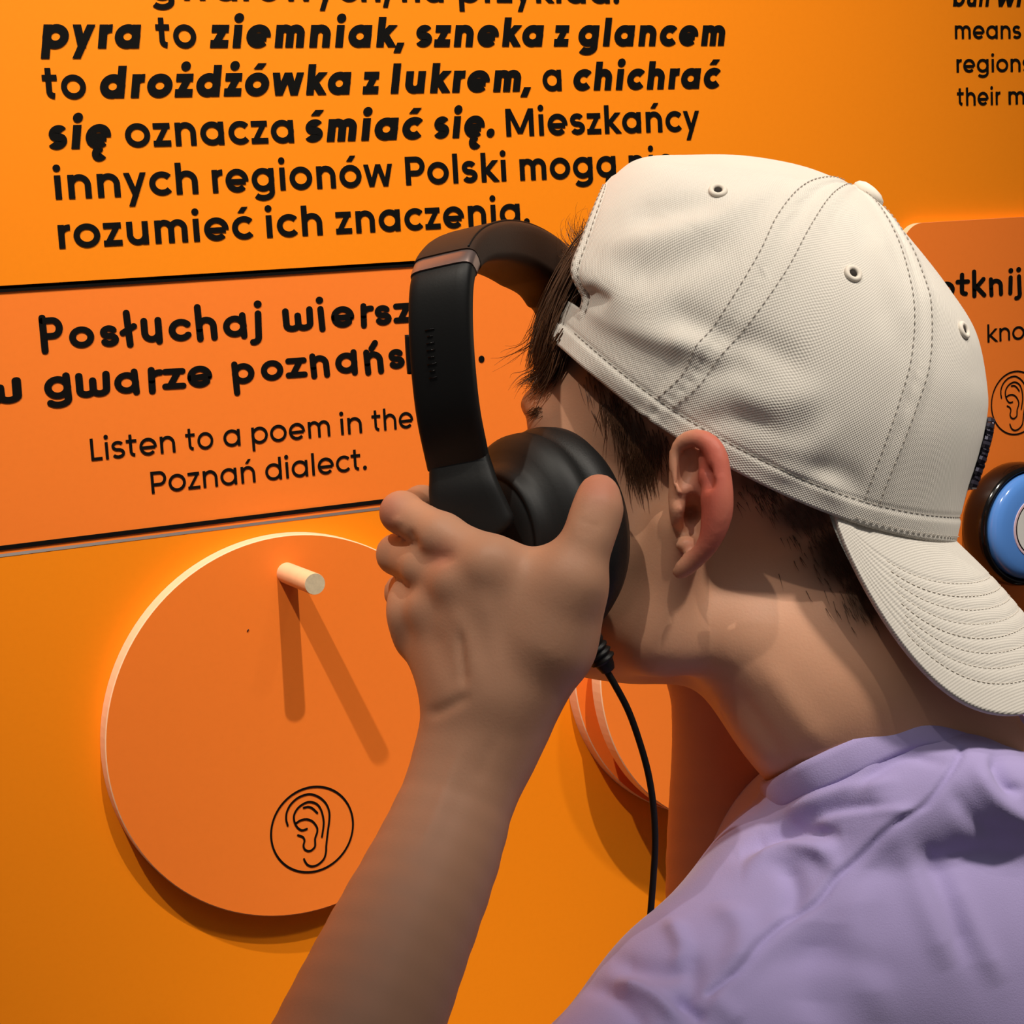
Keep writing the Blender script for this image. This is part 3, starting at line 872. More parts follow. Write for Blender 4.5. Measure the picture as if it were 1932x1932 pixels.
# ------------------------------------------------------------------ t-shirt
fs = Field()
fs.rc(C(1575, 1762, .780), C(1365, 1950, .745), .0550, .0500, .02)
fs.rc(C(1365, 1950, .745), C(1150, 2150, .705), .0500, .0460, .02)
fs.rc(C(1720, 1610, .808), C(1575, 1762, .780), .0520, .0550, .03)
fs.rc(C(1730, 1600, .83), C(1560, 1600, .85), .050, .034, .03)
fs.rc(C(1740, 1610, .82), C(2010, 1650, .84), .051, .052, .03)
fs.rc(C(1780, 1620, .85), C(1920, 1720, .94), .050, .050, .03)
fs.rc(C(1820, 1720, .845), C(1850, 2300, .85), .085, .105, .04)
fs.rc(C(1700, 1820, .82), C(1760, 2300, .84), .075, .085, .04)
fs.rc(C(1560, 1690, .87), C(1700, 2300, .90), .050, .080, .04)
cl = [(1446, 1500, .796), (1462, 1502, .768), (1520, 1472, .7475), (1600, 1434, .7425), (1680, 1396, .7440), (1750, 1381, .7455), (1820, 1395, .752), (1880, 1412, .764), (1950, 1425, .790), (2000, 1440, .82), (1980, 1440, .85), (1900, 1430, .868), (1800, 1430, .875), (1680, 1450, .873), (1560, 1480, .862), (1475, 1500, .835), (1448, 1502, .812)]
Pc = spline([C(*p) for p in cl] + [C(*cl[0])], 150)[:-1]
axn = C(1590, 1275, .803) - C(1760, 1560, .815); axn /= np.linalg.norm(axn)
cen = Pc.mean(0)
for dn_, ot_, rr_ in ((.012, -.0105, .0110), (.030, .000, .016)):
    rg_ = []
    for p in Pc[::9]:
        o_ = p - cen; o_ -= axn * (o_ @ axn); o_ /= np.linalg.norm(o_); rg_.append((p - axn * dn_ + o_ * ot_, rr_))
    fs.chain(rg_ + [rg_[0]], .012)
sP, sQ = fs.mesh((-.0, .085, .60), (.30, .325, 1.01), .0014, 1)
sN = vnormals(sP, sQ)
seam = [(1815, 1411), (1806, 1435), (1772, 1488), (1743, 1522), (1709, 1541), (1670, 1570), (1622, 1618), (1579, 1657), (1540, 1705), (1482, 1739), (1434, 1782), (1400, 1826), (1338, 1874)]
seam_hi = [(x - 9, y - 10) for x, y in seam]
sP = folds(sP, sN, [
    (seam, 6, -1.7), (seam_hi, 11, .9), ([(x + 14, y + 14) for x, y in seam[4:]], 12, .5),
    ([(1395, 1615), (1440, 1590), (1500, 1570), (1590, 1575)], 17, -5.0), ([(1400, 1640), (1450, 1605), (1540, 1600), (1590, 1640)], 22, 3.8),
    ([(1480, 1560), (1570, 1530), (1690, 1520)], 14, -2.6), ([(1450, 1560), (1560, 1500), (1700, 1470)], 16, 2.4), ([(1545, 1545), (1640, 1530), (1740, 1530)], 10, 1.6),
    ([(1600, 1500), (1700, 1430), (1790, 1440)], 12, -1.9), ([(1480, 1620), (1500, 1680), (1490, 1740)], 22, -3.2), ([(1360, 1700), (1400, 1760), (1380, 1840)], 26, 3.2),
    ([(1265, 1730), (1290, 1790), (1280, 1830)], 18, 2.9), ([(1150, 1812), (1230, 1832), (1310, 1835)], 20, -2.8), ([(1295, 1780), (1308, 1850), (1280, 1910)], 20, -2.4),
    ([(1100, 1858), (1160, 1880), (1230, 1950)], 19, -2.8), ([(1160, 1850), (1230, 1880), (1290, 1932)], 16, 3.8), ([(1270, 1880), (1330, 1930)], 14, -3.5), ([(1340, 1880), (1400, 1932)], 22, 2.2),
    ([(1870, 1420), (1900, 1480), (1932, 1500)], 13, -3.5), ([(1830, 1440), (1880, 1510), (1960, 1560)], 18, 2.9), ([(1790, 1480), (1840, 1550), (1900, 1590)], 20, -1.9),
    ([(1700, 1600), (1740, 1700), (1790, 1830)], 24, 2.4), ([(1740, 1590), (1790, 1690), (1830, 1820)], 20, -2.4), ([(1790, 1640), (1830, 1740), (1890, 1860)], 22, 1.9),
    ([(1560, 1740), (1520, 1830), (1540, 1932)], 40, -3.2), ([(1640, 1640), (1610, 1760), (1660, 1932)], 40, 2.6), ([(1400, 1850), (1520, 1800), (1700, 1830)], 30, -1.6)])
def cloth_mat(name, col, scale, strength):
    m = mat(name, col, 0.9, 0.08, noise=0.04, nscale=60)
    nt = m.node_tree; b = nt.nodes['Principled BSDF']
    b.inputs['Sheen Weight'].default_value = 0.25; b.inputs['Sheen Roughness'].default_value = 0.5
    n = nt.nodes.new('ShaderNodeTexNoise'); n.inputs['Scale'].default_value = scale
    tc = nt.nodes.new('ShaderNodeTexCoord'); nt.links.new(tc.outputs['Object'], n.inputs['Vector'])
    bp = nt.nodes.new('ShaderNodeBump'); bp.inputs['Strength'].default_value = strength; bp.inputs['Distance'].default_value = 0.0005
    nt.links.new(n.outputs['Fac'], bp.inputs['Height']); nt.links.new(bp.outputs['Normal'], b.inputs['Normal'])
    return m
M_shirt = cloth_mat('lavender_cotton', srgb(180, 166, 216), 1500, .25)
shirt = link('t_shirt', quadmesh('t_shirt', cam2w(sP), sQ), M_shirt, person)

# ribbed collar: a band standing round the neck
cen = Pc.mean(0); n = len(Pc); V = []; Fc = []
sec = [(-1, .0), (-.97, .45), (-.6, .75), (0, .85), (.6, .75), (.95, .5), (1.04, .0), (.95, -.5), (0, -.6), (-.9, -.5)]
for i in range(n):
    out = Pc[i] - cen; out -= axn * (out @ axn); out /= np.linalg.norm(out)
    up = axn * .95 - out * .30; up /= np.linalg.norm(up); o2 = out + axn * .3; o2 /= np.linalg.norm(o2)
    for a, q in sec: V.append(Pc[i] + up * a * .0068 + o2 * q * .0026)
m_ = len(sec)
for i in range(n):
    for k in range(m_): Fc.append((i * m_ + k, i * m_ + (k + 1) % m_, ((i + 1) % n) * m_ + (k + 1) % m_, ((i + 1) % n) * m_ + k))
collar = obj('collar', cam2w(np.array(V)), Fc, M_shirt, shirt)

# ------------------------------------------------------------------ the cap, worn backwards
KP = .80 / F
cC = C(1410, 832, .80)
cU, cN, cW = np.array([.893, .451, 0]), np.array([.451, -.893, 0]), np.array([0, 0, -1.0])
def dense(P, n=400):
    return spline(P, n)
P0 = dense([(-424, 0), (-428, 48), (-432, 92), (-474, 125), (-474, 180), (-466, 260), (-446, 338), (-418, 380), (-350, 420), (-262, 465), (-165, 498), (-85, 512), (-40, 516)])
P180 = dense([(427, 0), (406, 84), (392, 164), (378, 220), (354, 275), (289, 361), (208, 412), (118, 456), (33, 494), (-40, 516)])
P90 = dense([(308, -84), (326, 0), (332, 100), (314, 220), (268, 330), (190, 425), (100, 488), (0, 516)])
def at_t(P, t):
    i = np.clip(t * (len(P) - 1), 0, len(P) - 1.001); k = i.astype(int); f = (i - k)[..., None]
    return P[k] * (1 - f) + P[k + 1] * f
def cap_uvn(phi, t):
    Cc, Ss = np.cos(phi), np.sin(phi)
    e = .87
    a0, a1, a9 = at_t(P0, t), at_t(P180, t), at_t(P90, t)
    uc = -40 * t
    back = Cc > 0
    au = np.where(back, a0[..., 0], a1[..., 0]) - uc
    u = uc + np.abs(Cc) ** e * au
    w = np.sign(Ss) * np.abs(Ss) ** e * a9[..., 0]
    n = Cc ** 2 * np.where(back, a0[..., 1], a1[..., 1]) + Ss ** 2 * a9[..., 1]
    return u, w, n
def cap_pt(u, w, n):
    return cC + (u[..., None] * cU + n[..., None] * cN + w[..., None] * cW) * KP
T1, T2 = .135, .46
NTr, NHc, NMc = 110, 10, 120
def tv(r): return r / NTr
def phb(t):
    x = np.clip((t - T1) / (T2 - T1), 0, 1)
    return np.radians(1.5 + 25 * np.sqrt(np.clip(1 - x ** 2.2, 0, 1)))
tt = np.linspace(0, 1, NTr + 1)[:, None]
cols = np.arange(NHc + NMc + 1)[None, :]
half = np.where(cols <= NHc, phb(tt) * cols / NHc, phb(tt) + (np.pi - phb(tt)) * (cols - NHc) / NMc)
PHI = np.concatenate([half, 2 * np.pi - half[:, -2:0:-1]], 1)
nc = PHI.shape[1]
TT = np.broadcast_to(tt, PHI.shape)
u, w, n = cap_uvn(PHI, TT)
cP = cap_pt(u, w, n).reshape(-1, 3)
Fq = []
hole = lambda r, c: T1 <= tv(r + .5) <= T2 and (c < NHc or c >= nc - NHc)
for r in range(NTr):
    for c in range(nc):
        if not hole(r, c): Fq.append((r * nc + c, r * nc + (c + 1) % nc, (r + 1) * nc + (c + 1) % nc, (r + 1) * nc + c))
Fq = np.array(Fq)
cN_ = vnormals(cP, Fq)
if ((cP - cC) * cN_).sum() < 0: Fq = Fq[:, ::-1].copy(); cN_ = -cN_
# seams between the six panels, hem and hole binding
pf, tf = PHI.ravel(), TT.ravel()
def seam_phi(d, t):
    b_ = 13 * np.sin(np.pi * np.clip(t, 0, 1)) ** 1.0
    return d + (b_ if d == 65 else -b_ if d == 295 else 0 * b_)
Dp = np.zeros(len(cP))
girth = .078 * (1 - tf) + .004
for k, sp_ in enumerate((65, 118, 180, 242, 295)):
    sp_ = seam_phi(sp_, tf)
    dd = np.abs(pf - np.radians(sp_)) * girth * 1000
    Dp += .0007 * np.exp(-(np.maximum(dd - 3.2, 0) / .9) ** 2) - .0011 * np.exp(-(dd / .55) ** 2)
Dp += .0006 * (tf < .058) - .0006 * np.exp(-((tf - .062) / .006) ** 2)
inh = (tf > T1 - .02) & (tf < T2 + .03)
edge = (np.minimum(pf, 2 * np.pi - pf) - phb(tf)) * 86
Dp += np.where(inh, .0006 * (edge < 5.5) * (edge > -3) - .0005 * np.exp(-((edge - 5.8) / .8) ** 2), 0)
cP = cP + cN_ * Dp[:, None]
cN_ = vnormals(cP, Fq)
cP = folds(cP, cN_, [
    ([(1120, 470), (1200, 455), (1300, 430), (1420, 375), (1500, 350)], 26, 1.4), ([(1180, 420), (1280, 395), (1380, 385)], 26, -1.6), ([(1160, 530), (1280, 500), (1400, 450)], 34, -2.0),
    ([(1100, 545), (1125, 560), (1150, 575)], 15, -2.2), ([(1090, 575), (1120, 590), (1180, 620), (1260, 645), (1320, 660)], 24, 2.0),
    ([(1250, 580), (1340, 620), (1400, 650)], 30, -2.0), ([(1260, 640), (1345, 660)], 24, 1.6), ([(1310, 705), (1420, 690)], 26, -1.6), ([(1100, 700), (1180, 760), (1250, 790)], 14, -1.2),
    ([(1360, 640), (1440, 650), (1520, 700)], 30, -1.8), ([(1370, 740), (1460, 760), (1560, 740)], 34, 1.8), ([(1300, 800), (1400, 790), (1480, 830)], 26, -1.6), ([(1420, 830), (1520, 850), (1590, 800)], 26, 1.2),
    ([(1500, 900), (1580, 890), (1640, 930)], 24, -1.4), ([(1440, 880), (1540, 905), (1600, 950)], 18, 1.3),
    ([(1640, 420), (1690, 540), (1720, 640)], 22, 1.6), ([(1610, 400), (1640, 500), (1690, 640)], 34, -1.0), ([(1720, 520), (1790, 600), (1850, 700)], 30, .8)])
ca = empty('baseball_cap', cam2w(cC)); ca.parent = person; ca.matrix_parent_inverse = person.matrix_world.inverted()
bpy.context.view_layer.update()
def weave_mat(name, col):
    m = mat(name, col, 0.85, 0.12, noise=0.03, nscale=80)
    nt = m.node_tree; b = nt.nodes['Principled BSDF']
    b.inputs['Sheen Weight'].default_value = 0.15
    uv = nt.nodes.new('ShaderNodeUVMap'); sx = nt.nodes.new('ShaderNodeSeparateXYZ'); nt.links.new(uv.outputs['UV'], sx.inputs[0])
    def mth(op, a, v=None, b2=None):
        q = nt.nodes.new('ShaderNodeMath'); q.operation = op
        nt.links.new(a, q.inputs[0])
        if v is not None: q.inputs[1].default_value = v
        if b2 is not None: nt.links.new(b2, q.inputs[1])
        return q.outputs[0]
    s1 = mth('SINE', mth('MULTIPLY', sx.outputs['X'], 2 * math.pi / .0011))
    s2 = mth('SINE', mth('MULTIPLY', sx.outputs['Y'], 2 * math.pi / .0011))
    h = mth('MULTIPLY', s1, None, s2)
    bp = nt.nodes.new('ShaderNodeBump'); bp.inputs['Strength'].default_value = .35; bp.inputs['Distance'].default_value = .0004
    nt.links.new(h, bp.inputs['Height']); nt.links.new(bp.outputs['Normal'], b.inputs['Normal'])
    return m
M_cap = weave_mat('cream_woven_cotton', srgb(214, 208, 198))
M_capbtn = mat('cream_cotton_plain', srgb(220, 211, 198), .85, .1)
cme = quadmesh('crown', cam2w(cP), Fq)
uvl = cme.uv_layers.new(name='UVMap')
uvv = np.stack([(pf * .085), tf * .135], 1)
uvl.data.foreach_set('uv', uvv[Fq.ravel()].astype(np.float32).ravel())
crown = link('crown', cme, M_cap, ca)
so = crown.modifiers.new('cloth_thickness', 'SOLIDIFY'); so.thickness = .0016; so.offset = -1

cG = cP.reshape(NTr + 1, nc, 3); nG = vnormals(cP, Fq).reshape(NTr + 1, nc, 3)
def cap_at(phi, t, off=.0004):
    r = np.clip(t * NTr, 0, NTr - 1e-3); ph = phb(np.array(t))
    c = NHc + (phi - ph) / (np.pi - ph) * NMc if phi >= ph else phi / ph * NHc
    c = float(np.clip(c, 0, NHc + NMc)); r = float(r); i, j = int(r), int(c); a, b_ = r - i, c - j
    f = lambda G: (G[i, j] * (1 - b_) + G[i, (j + 1) % nc] * b_) * (1 - a) + (G[i + 1, j] * (1 - b_) + G[i + 1, (j + 1) % nc] * b_) * a
    nn = f(nG); nn = nn / np.linalg.norm(nn)
    return f(cG) + nn * off
def dashes(mb, path, on=.0019, gap=.0013, rad=.00023):
    P = np.array(path); L = np.concatenate([[0], np.cumsum(np.linalg.norm(np.diff(P, axis=0), axis=1))])
    s = 0
    q = lambda x: np.array([np.interp(x, L, P[:, k]) for k in range(3)])
    while s + on < L[-1]:
        mb.tube(cam2w(np.array([q(s), q(s + on / 2), q(s + on)])), [rad * .7, rad, rad * .7], 5); s += on + gap
st = MB()
for d_ in (65, 118):
    for sd in (-1, 1):
        dashes(st, [cap_at(math.radians(float(seam_phi(d_, t))) + sd * .0034 / (.085 * (1 - t) + .012), t) for t in np.linspace(.07, .93, 90)])
dashes(st, [cap_at(p, .064) for p in np.linspace(.5, 3.1, 150)])
dashes(st, [cap_at(p, .018) for p in np.linspace(2.0, 3.1, 90)])
for e in (2.0, 5.6):
    dashes(st, [cap_at(float(phb(np.array(t))) + e / 86, t) for t in np.linspace(T1 + .005, T2, 60)])
st.build('stitching', M_thread, crown)

def torus(mb, c, nrm, R1, r1, n1=28, n2=10, mi=0):
    a = np.cross(nrm, [.3, .9, .2]); a /= np.linalg.norm(a); b_ = np.cross(nrm, a); V = []
    for i in range(n1):
        t = 2 * math.pi * i / n1; d = a * math.cos(t) + b_ * math.sin(t)
        for k in range(n2):
            q = 2 * math.pi * k / n2; V.append(c + d * (R1 + r1 * math.cos(q)) + nrm * r1 * math.sin(q))
    Fc = [(i * n2 + k, ((i + 1) % n1) * n2 + k, ((i + 1) % n1) * n2 + (k + 1) % n2, i * n2 + (k + 1) % n2) for i in range(n1) for k in range(n2)]
    mb.add(V, Fc, mi)
ax_, ay_, az_ = w2px(cam2w(cP))
fr_ = (nG.reshape(-1, 3) * cP).sum(1) < 0
for ex_, ey_ in ((1352, 357), (1607, 518), (1818, 620)):
    i = np.argmin(np.hypot(ax_ - ex_, ay_ - ey_) + 1e4 * ~fr_)
    c0, n0 = cam2w(cP[i]), dirw(nG.reshape(-1, 3)[i])
    mb = MB(); torus(mb, c0 + n0 * .0003, n0, .0028, .0011)
    ey0 = mb.build('eyelet', M_capbtn, ca)
    a = np.cross(n0, [.3, .9, .2]); a /= np.linalg.norm(a); b_ = np.cross(n0, a)
    mb = MB(); mb.lathe([(.0016, -.0002), (.0015, .0005)], 20, 0, (c0, a, b_, n0)); mb.build('eyelet_hole', M_hole, ca)
# top button
bn_ = np.array([.66, -.75, -.08]); bn_ /= np.linalg.norm(bn_); be_ = np.cross(bn_, cW); be_ /= np.linalg.norm(be_)
bc = C(1634, 372, .798); fr = (cam2w(bc), dirw(be_), dirw(np.cross(bn_, be_)), dirw(bn_))
mb = MB(); mb.lathe([(.0062, -.002), (.0075, .0), (.0078, .0016), (.0070, .0032), (.0050, .0044), (.0026, .0049), (.0003, .0051)], 40, 0, fr)
bt = mb.build('top_button', M_capbtn, ca)

# bill
nv, ns = 120, 60
vv = np.linspace(-1, 1, nv + 1)[None, :]; ss_ = np.linspace(0, 1, ns + 1)[:, None]
ph = np.pi - math.radians(70) * vv
ru, rw, rn = cap_uvn(ph, np.full_like(ph, .012))
ru, rw = ru * .985, rw * .97
al = vv * np.pi / 2
eu = ru[0, 0] + (735 - ru[0, 0]) * np.abs(np.cos(al)) ** .62; ew = 345 * np.sign(al) * np.abs(np.sin(al)) ** .92
en = -.40 * (eu - 427) - .0024 * ew ** 2
bl = np.abs(vv) ** 10; en = en * (1 - bl) + rn * bl; ew = ew * (1 - bl) + rw * bl; eu = eu * (1 - bl) + ru * bl
u = ru + (eu - ru) * ss_; w = rw + (ew - rw) * ss_; n = rn + (en - rn) * ss_ + 14 * np.sin(np.pi * ss_) * (1 - np.abs(vv) ** 3)
bPp = cap_pt(u, w, n)
rows_ = np.zeros((ns + 1, 1))
for k in range(8): rows_ += -np.exp(-((ss_ - (.30 + .078 * k)) / .010) ** 2)
Fb = np.array([(r * (nv + 1) + c, r * (nv + 1) + c + 1, (r + 1) * (nv + 1) + c + 1, (r + 1) * (nv + 1) + c) for r in range(ns) for c in range(nv)])
bPf = bPp.reshape(-1, 3); bNn = vnormals(bPf, Fb)
if (bNn @ cN).sum() < 0: Fb = Fb[:, ::-1].copy(); bNn = -bNn
fade = np.clip((1 - np.abs(vv)) * 8, 0, 1)
bPf = bPf + bNn * (rows_ * fade * .00055).reshape(-1)[:, None]
bme_ = quadmesh('bill', cam2w(bPf), Fb)
uvl = bme_.uv_layers.new(name='UVMap'); uvb = np.stack([w.ravel() * KP, u.ravel() * KP], 1)
uvl.data.foreach_set('uv', uvb[Fb.ravel()].astype(np.float32).ravel())
bill = link('bill', bme_, M_cap, ca)
so = bill.modifiers.new('board_thickness', 'SOLIDIFY'); so.thickness = .0030; so.offset = -1
st = MB(); bG = bPf.reshape(ns + 1, nv + 1, 3); bnG = bNn.reshape(ns + 1, nv + 1, 3)
for k in range(8):
    r = (.30 + .078 * k) * ns; i = int(r); a = r - i
    dashes(st, [(bG[i, c] * (1 - a) + bG[i + 1, c] * a) + bnG[i, c] * .0002 for c in range(10, nv - 9)], .0015, .0011, .00018)
st.build('stitching', M_capbtn, bill)

# dark sequin badge on the front panels
mb = MB(); rng = random.Random(4)
for a in np.linspace(-15, 15, 11):
    for t in np.linspace(.15, .345, 13):
        if rng.random() < .06: continue
        p = math.pi + math.radians(a)
        pp = cap_at(p if p <= math.pi else 2 * math.pi - p, t, 0)
        u_, w_, n_ = cap_uvn(np.array([p]), np.array([t])); c0 = cap_pt(u_, w_, n_)[0]
        u2, w2, n2 = cap_uvn(np.array([p, p]), np.array([t - .01, t + .01])); q = cap_pt(u2, w2, n2); tg = q[1] - q[0]; tg /= np.linalg.norm(tg)
        no = cU * .95 + cN * .2; no = no - tg * (no @ tg); no /= np.linalg.norm(no)
        no = no + np.array([rng.uniform(-.3, .3) for _ in range(3)]); no /= np.linalg.norm(no)
        e1 = np.cross(no, tg); e1 /= np.linalg.norm(e1)
        mb.lathe([(.0021, .0), (.0023, .0012), (.0016, .0030), (.0004, .0032)], 8, 0, (cam2w(c0 + no * .0004), dirw(e1), dirw(np.cross(no, e1)), dirw(no)))
M_seq = mat('black_sequins', srgb(48, 44, 58), .18, .8, metal=.6)
bd = mb.build('badge', M_seq, ca, False); bd['label'] = 'dark glittering badge on the cap front'

# ------------------------------------------------------------------ headphones
hp = empty('headphones', Cw(965, 560, .79))
tag(hp, 'black over-ear headphones with brown headband, held against the cheek of the person', 'headphones')
bd_ = np.array([.30, 0, .954]); bw = np.array([.940, -.17, -.295]); bO = np.array([-.0270, 0, .703])
path = [(.020, -.0195), (.009, -.037), (.003, -.054), (.000, -.071), (.001, -.085), (.0065, -.0935), (.017, -.1005), (.032, -.1060), (.055, -.1110), (.0825, -.1140), (.112, -.1145), (.137, -.1125), (.158, -.105), (.172, -.093), (.180, -.078), (.184, -.060), (.183, -.040), (.178, -.020)]
NP_ = 240
pp = spline([bO + bd_ * d + np.array([0, h, 0]) for d, h in path], NP_)
tan = np.gradient(pp, axis=0); tan /= np.linalg.norm(tan, axis=1)[:, None]
outw = np.cross(bw, tan); ctr = pp.mean(0)
outw = outw * np.sign((outw * (pp - (ctr + np.array([0, .05, 0])))).sum(1))[:, None]
def band(name, i0, i1, wid, th, m, lift=0.0, taper=None, parent=hp, rnd=.35, pad=0.0):
    V = []; k = 28; N = i1 - i0 + 1
    for i in range(i0, i1 + 1):
        f = 1.0 if taper is None else taper((i - i0) / (N - 1))
        for q in range(k):
            a = 2 * math.pi * q / k; e = rnd
            x = math.copysign(abs(math.cos(a)) ** e, math.cos(a)); y = math.copysign(abs(math.sin(a)) ** .6, math.sin(a))
            V.append(pp[i] + bw * x * wid / 2 * f + outw[i] * (y * th / 2 * f + lift - (pad * min(1, 1.7 * (i - i0) / (N - 1)) ** 1.3 * min(1, 6 * (1 - (i - i0) / (N - 1))) if y < -.2 else 0)))
    Fc = [(i * k + q, i * k + (q + 1) % k, (i + 1) * k + (q + 1) % k, (i + 1) * k + q) for i in range(N - 1) for q in range(k)]
    Fc += [tuple(range(k))[::-1], tuple((N - 1) * k + q for q in range(k))]
    o = obj(name, cam2w(np.array(V)), Fc, m, parent); autosmooth(o, 50); return o
fr_i = lambda x: int(round(x / (len(path) - 1) * (NP_ - 1)))
band('headband', fr_i(5.15), fr_i(12.9), .0262, .0118, M_brownpad, pad=.0100)
band('slider_cap', fr_i(4.55), fr_i(5.13), .0258, .0105, M_cap_metal)
band('slider_cap', fr_i(12.92), fr_i(13.4), .0258, .0105, M_cap_metal)
band('arm', 0, fr_i(4.52), .0252, .0090, M_black, .0)
band('arm', fr_i(13.42), NP_ - 1, .0250, .0090, M_black, .0)
# thin raised seam along the headband
mb = MB(); I = range(fr_i(5.2), fr_i(12.8))
mb.tube(cam2w(np.array([pp[i] + bw * .0104 + outw[i] * .0056 for i in I])), .0004, 6)
mb.build('band_seam', M_black, hp)
# small embossed marks on the arm (too faint to read)
mb = MB()
for j, i in enumerate(range(fr_i(1.95), fr_i(3.05), 2)):
    ln = (.0016, .0011, .0019, .0013, .0017)[j % 5]
    c0 = pp[i] + outw[i] * .0047 - bw * .0030
    mb.tube(cam2w(np.array([c0 - bw * ln, c0, c0 + bw * ln])), .00024, 5)
mb.build('embossed_mark', M_blackgloss, hp)
# button on the edge of the arm
mb = MB(); I = range(fr_i(2.05), fr_i(3.0))
mb.tube(cam2w(np.array([pp[i] - bw * .0125 for i in I])), .0022, 10); mb.build('side_key', M_black, hp)

def ear_cup(cc, a, up0, name):
    a = np.array(a, float); a /= np.linalg.norm(a)
    up_ = np.array(up0, float); up_ -= a * (a @ up_); up_ /= np.linalg.norm(up_); rg = np.cross(a, up_)
    fr = (cam2w(cc), dirw(rg), dirw(up_), dirw(a))
    b = MB(); r = .0395
    b.lathe([(r * .55, .003), (r * .62, -.001), (r * .78, -.0030), (r * .92, -.0010), (r * 1.0, .004), (r * 1.01, .009), (r * .985, .013), (r * .93, .0155), (r * .90, .0158)], 80, 0, fr, 1.0, 1.09)
    cu = b.build('ear_cushion', M_blackpad, hp)
    b = MB()
    b.lathe([(r * .86, .013), (r * .90, .0160), (r * .955, .0172), (r * .975, .0195), (r * .965, .0230), (r * .91, .0265), (r * .82, .0295), (r * .74, .0320), (r * .69, .0345), (r * .675, .0370), (r * .64, .0388), (r * .61, .0392), (r * .595, .0384), (r * .58, .0392), (r * .4, .0402), (r * .2, .0406), (.0003, .0407)], 80, 0, fr, 1.0, 1.09)
    b.build('ear_cup', M_black, hp)
    b = MB(); b.lathe([(r * .56, .002), (r * .3, .0024), (.0003, .0025)], 40, 0, fr, 1.0, 1.09); b.build('speaker_mesh', M_hole, hp)
    return fr, a, up_, rg
cc1 = C(1066, 1002, .7615)
fr1, a1, up1, rg1 = ear_cup(cc1, (-.74, .10, -.66), (.06, -1, .05), 'near')
cc2 = np.array([.047, .0085, .880])
ear_cup(cc2, (.35, -.02, .935), (.06, -1, .05), 'far')
# yokes: from the arms down over the cups
def yoke(top, mid, end, w0, w1, wdir):
    P = spline([top, (top + mid) / 2, mid, (mid + end) / 2, end], 30); T = np.gradient(P, axis=0); T /= np.linalg.norm(T, axis=1)[:, None]; V = []; k = 20
    for i, p in enumerate(P):
        x = wdir - T[i] * (wdir @ T[i]); x /= np.linalg.norm(x); y = np.cross(T[i], x); s = i / 29; w_ = (w0 + (w1 - w0) * s) / 2 * (1 if s < .85 else math.sqrt(max(.05, 1 - ((s - .85) / .16) ** 2)))
        for q in range(k):
            a = 2 * math.pi * q / k; V.append(p + x * math.copysign(abs(math.cos(a)) ** .4, math.cos(a)) * w_ + y * math.copysign(abs(math.sin(a)) ** .6, math.sin(a)) * .0038)
    Fc = [(i * k + q, i * k + (q + 1) % k, (i + 1) * k + (q + 1) % k, (i + 1) * k + q) for i in range(29) for q in range(k)] + [tuple(range(k))[::-1], tuple(29 * k + q for q in range(k))]
    return obj('yoke', cam2w(np.array(V)), Fc, M_black, hp)
yoke(pp[0] + np.array([0, -.003, 0]), C(876, 930, .7180), C(905, 1025, .7165), .0234, .034, bw)
yoke(pp[-1] + np.array([0, -.002, 0]), cc2 + np.array([.35, -.02, .935]) * .036 + up1 * .020, cc2 + np.array([.35, -.02, .935]) * .0385, .0235, .030, bw)
# cable
cab = [(1098, 1196, .737), (1118, 1226, .737), (1138, 1256, .738), (1160, 1292, .740), (1186, 1342, .744), (1208, 1404, .748), (1224, 1464, .752), (1233, 1526, .755), (1236, 1590, .757), (1233, 1650, .759), (1226, 1740, .760), (1218, 1840, .762), (1216, 1990, .764), (1230, 2150, .764), (1260, 2400, .764)]
mb = MB(); mb.tube(cam2w(spline([C(*c) for c in cab], 160)), .0014, 12); mb.build('cable', M_cable, hp)
mb = MB()
P = cam2w(spline([C(1098, 1180, .735), C(1112, 1206, .735), C(1126, 1228, .736), C(1140, 1250, .737), C(1147, 1264, .738)], 40))
rr = [.0052] * 14 + [.0049 - .0006 * math.sin(i * 1.4) for i in range(14)] + [.0040 - .0001 * i for i in range(12)]
mb.tube(P, rr, 16); mb.build('cable_plug', M_cable, hp)

# ------------------------------------------------------------------ hair
rng = random.Random(11)
hm = MB()
def strand(P, r0, n=9, wob=.0008):
    P = spline(P, n); ph_ = [rng.uniform(0, 6.28) for _ in range(3)]
    s = np.linspace(0, 1, n); P = P + np.stack([np.sin(5 * s + p) for p in ph_], 1) * wob * s[:, None]
    hm.tube(cam2w(P), r0 * (1 - .82 * s), 4, caps=False)
def lock(tpl, num, jx, jz, r=.00030, sp=.6, wob=.0010):
    """tpl: list of (px,py,z); strands run side by side and part towards the tip"""
    T = np.array([C(*t) for t in tpl]); m = len(T)
    for _ in range(num):
        o = np.array([rng.gauss(0, jx), rng.gauss(0, jx * .8), rng.uniform(-jz, jz)]); o2 = np.array([rng.gauss(0, jx), rng.gauss(0, jx), rng.gauss(0, jz * .4)])
        end = rng.uniform(.75, 1.08); g = np.linspace(0, 1, m)[:, None]
        P = T + o + o2 * g * sp
        P = spline(P, 14)[:max(5, int(14 * min(1, end)))]
        strand(P, r * rng.uniform(.7, 1.25), 9, wob)
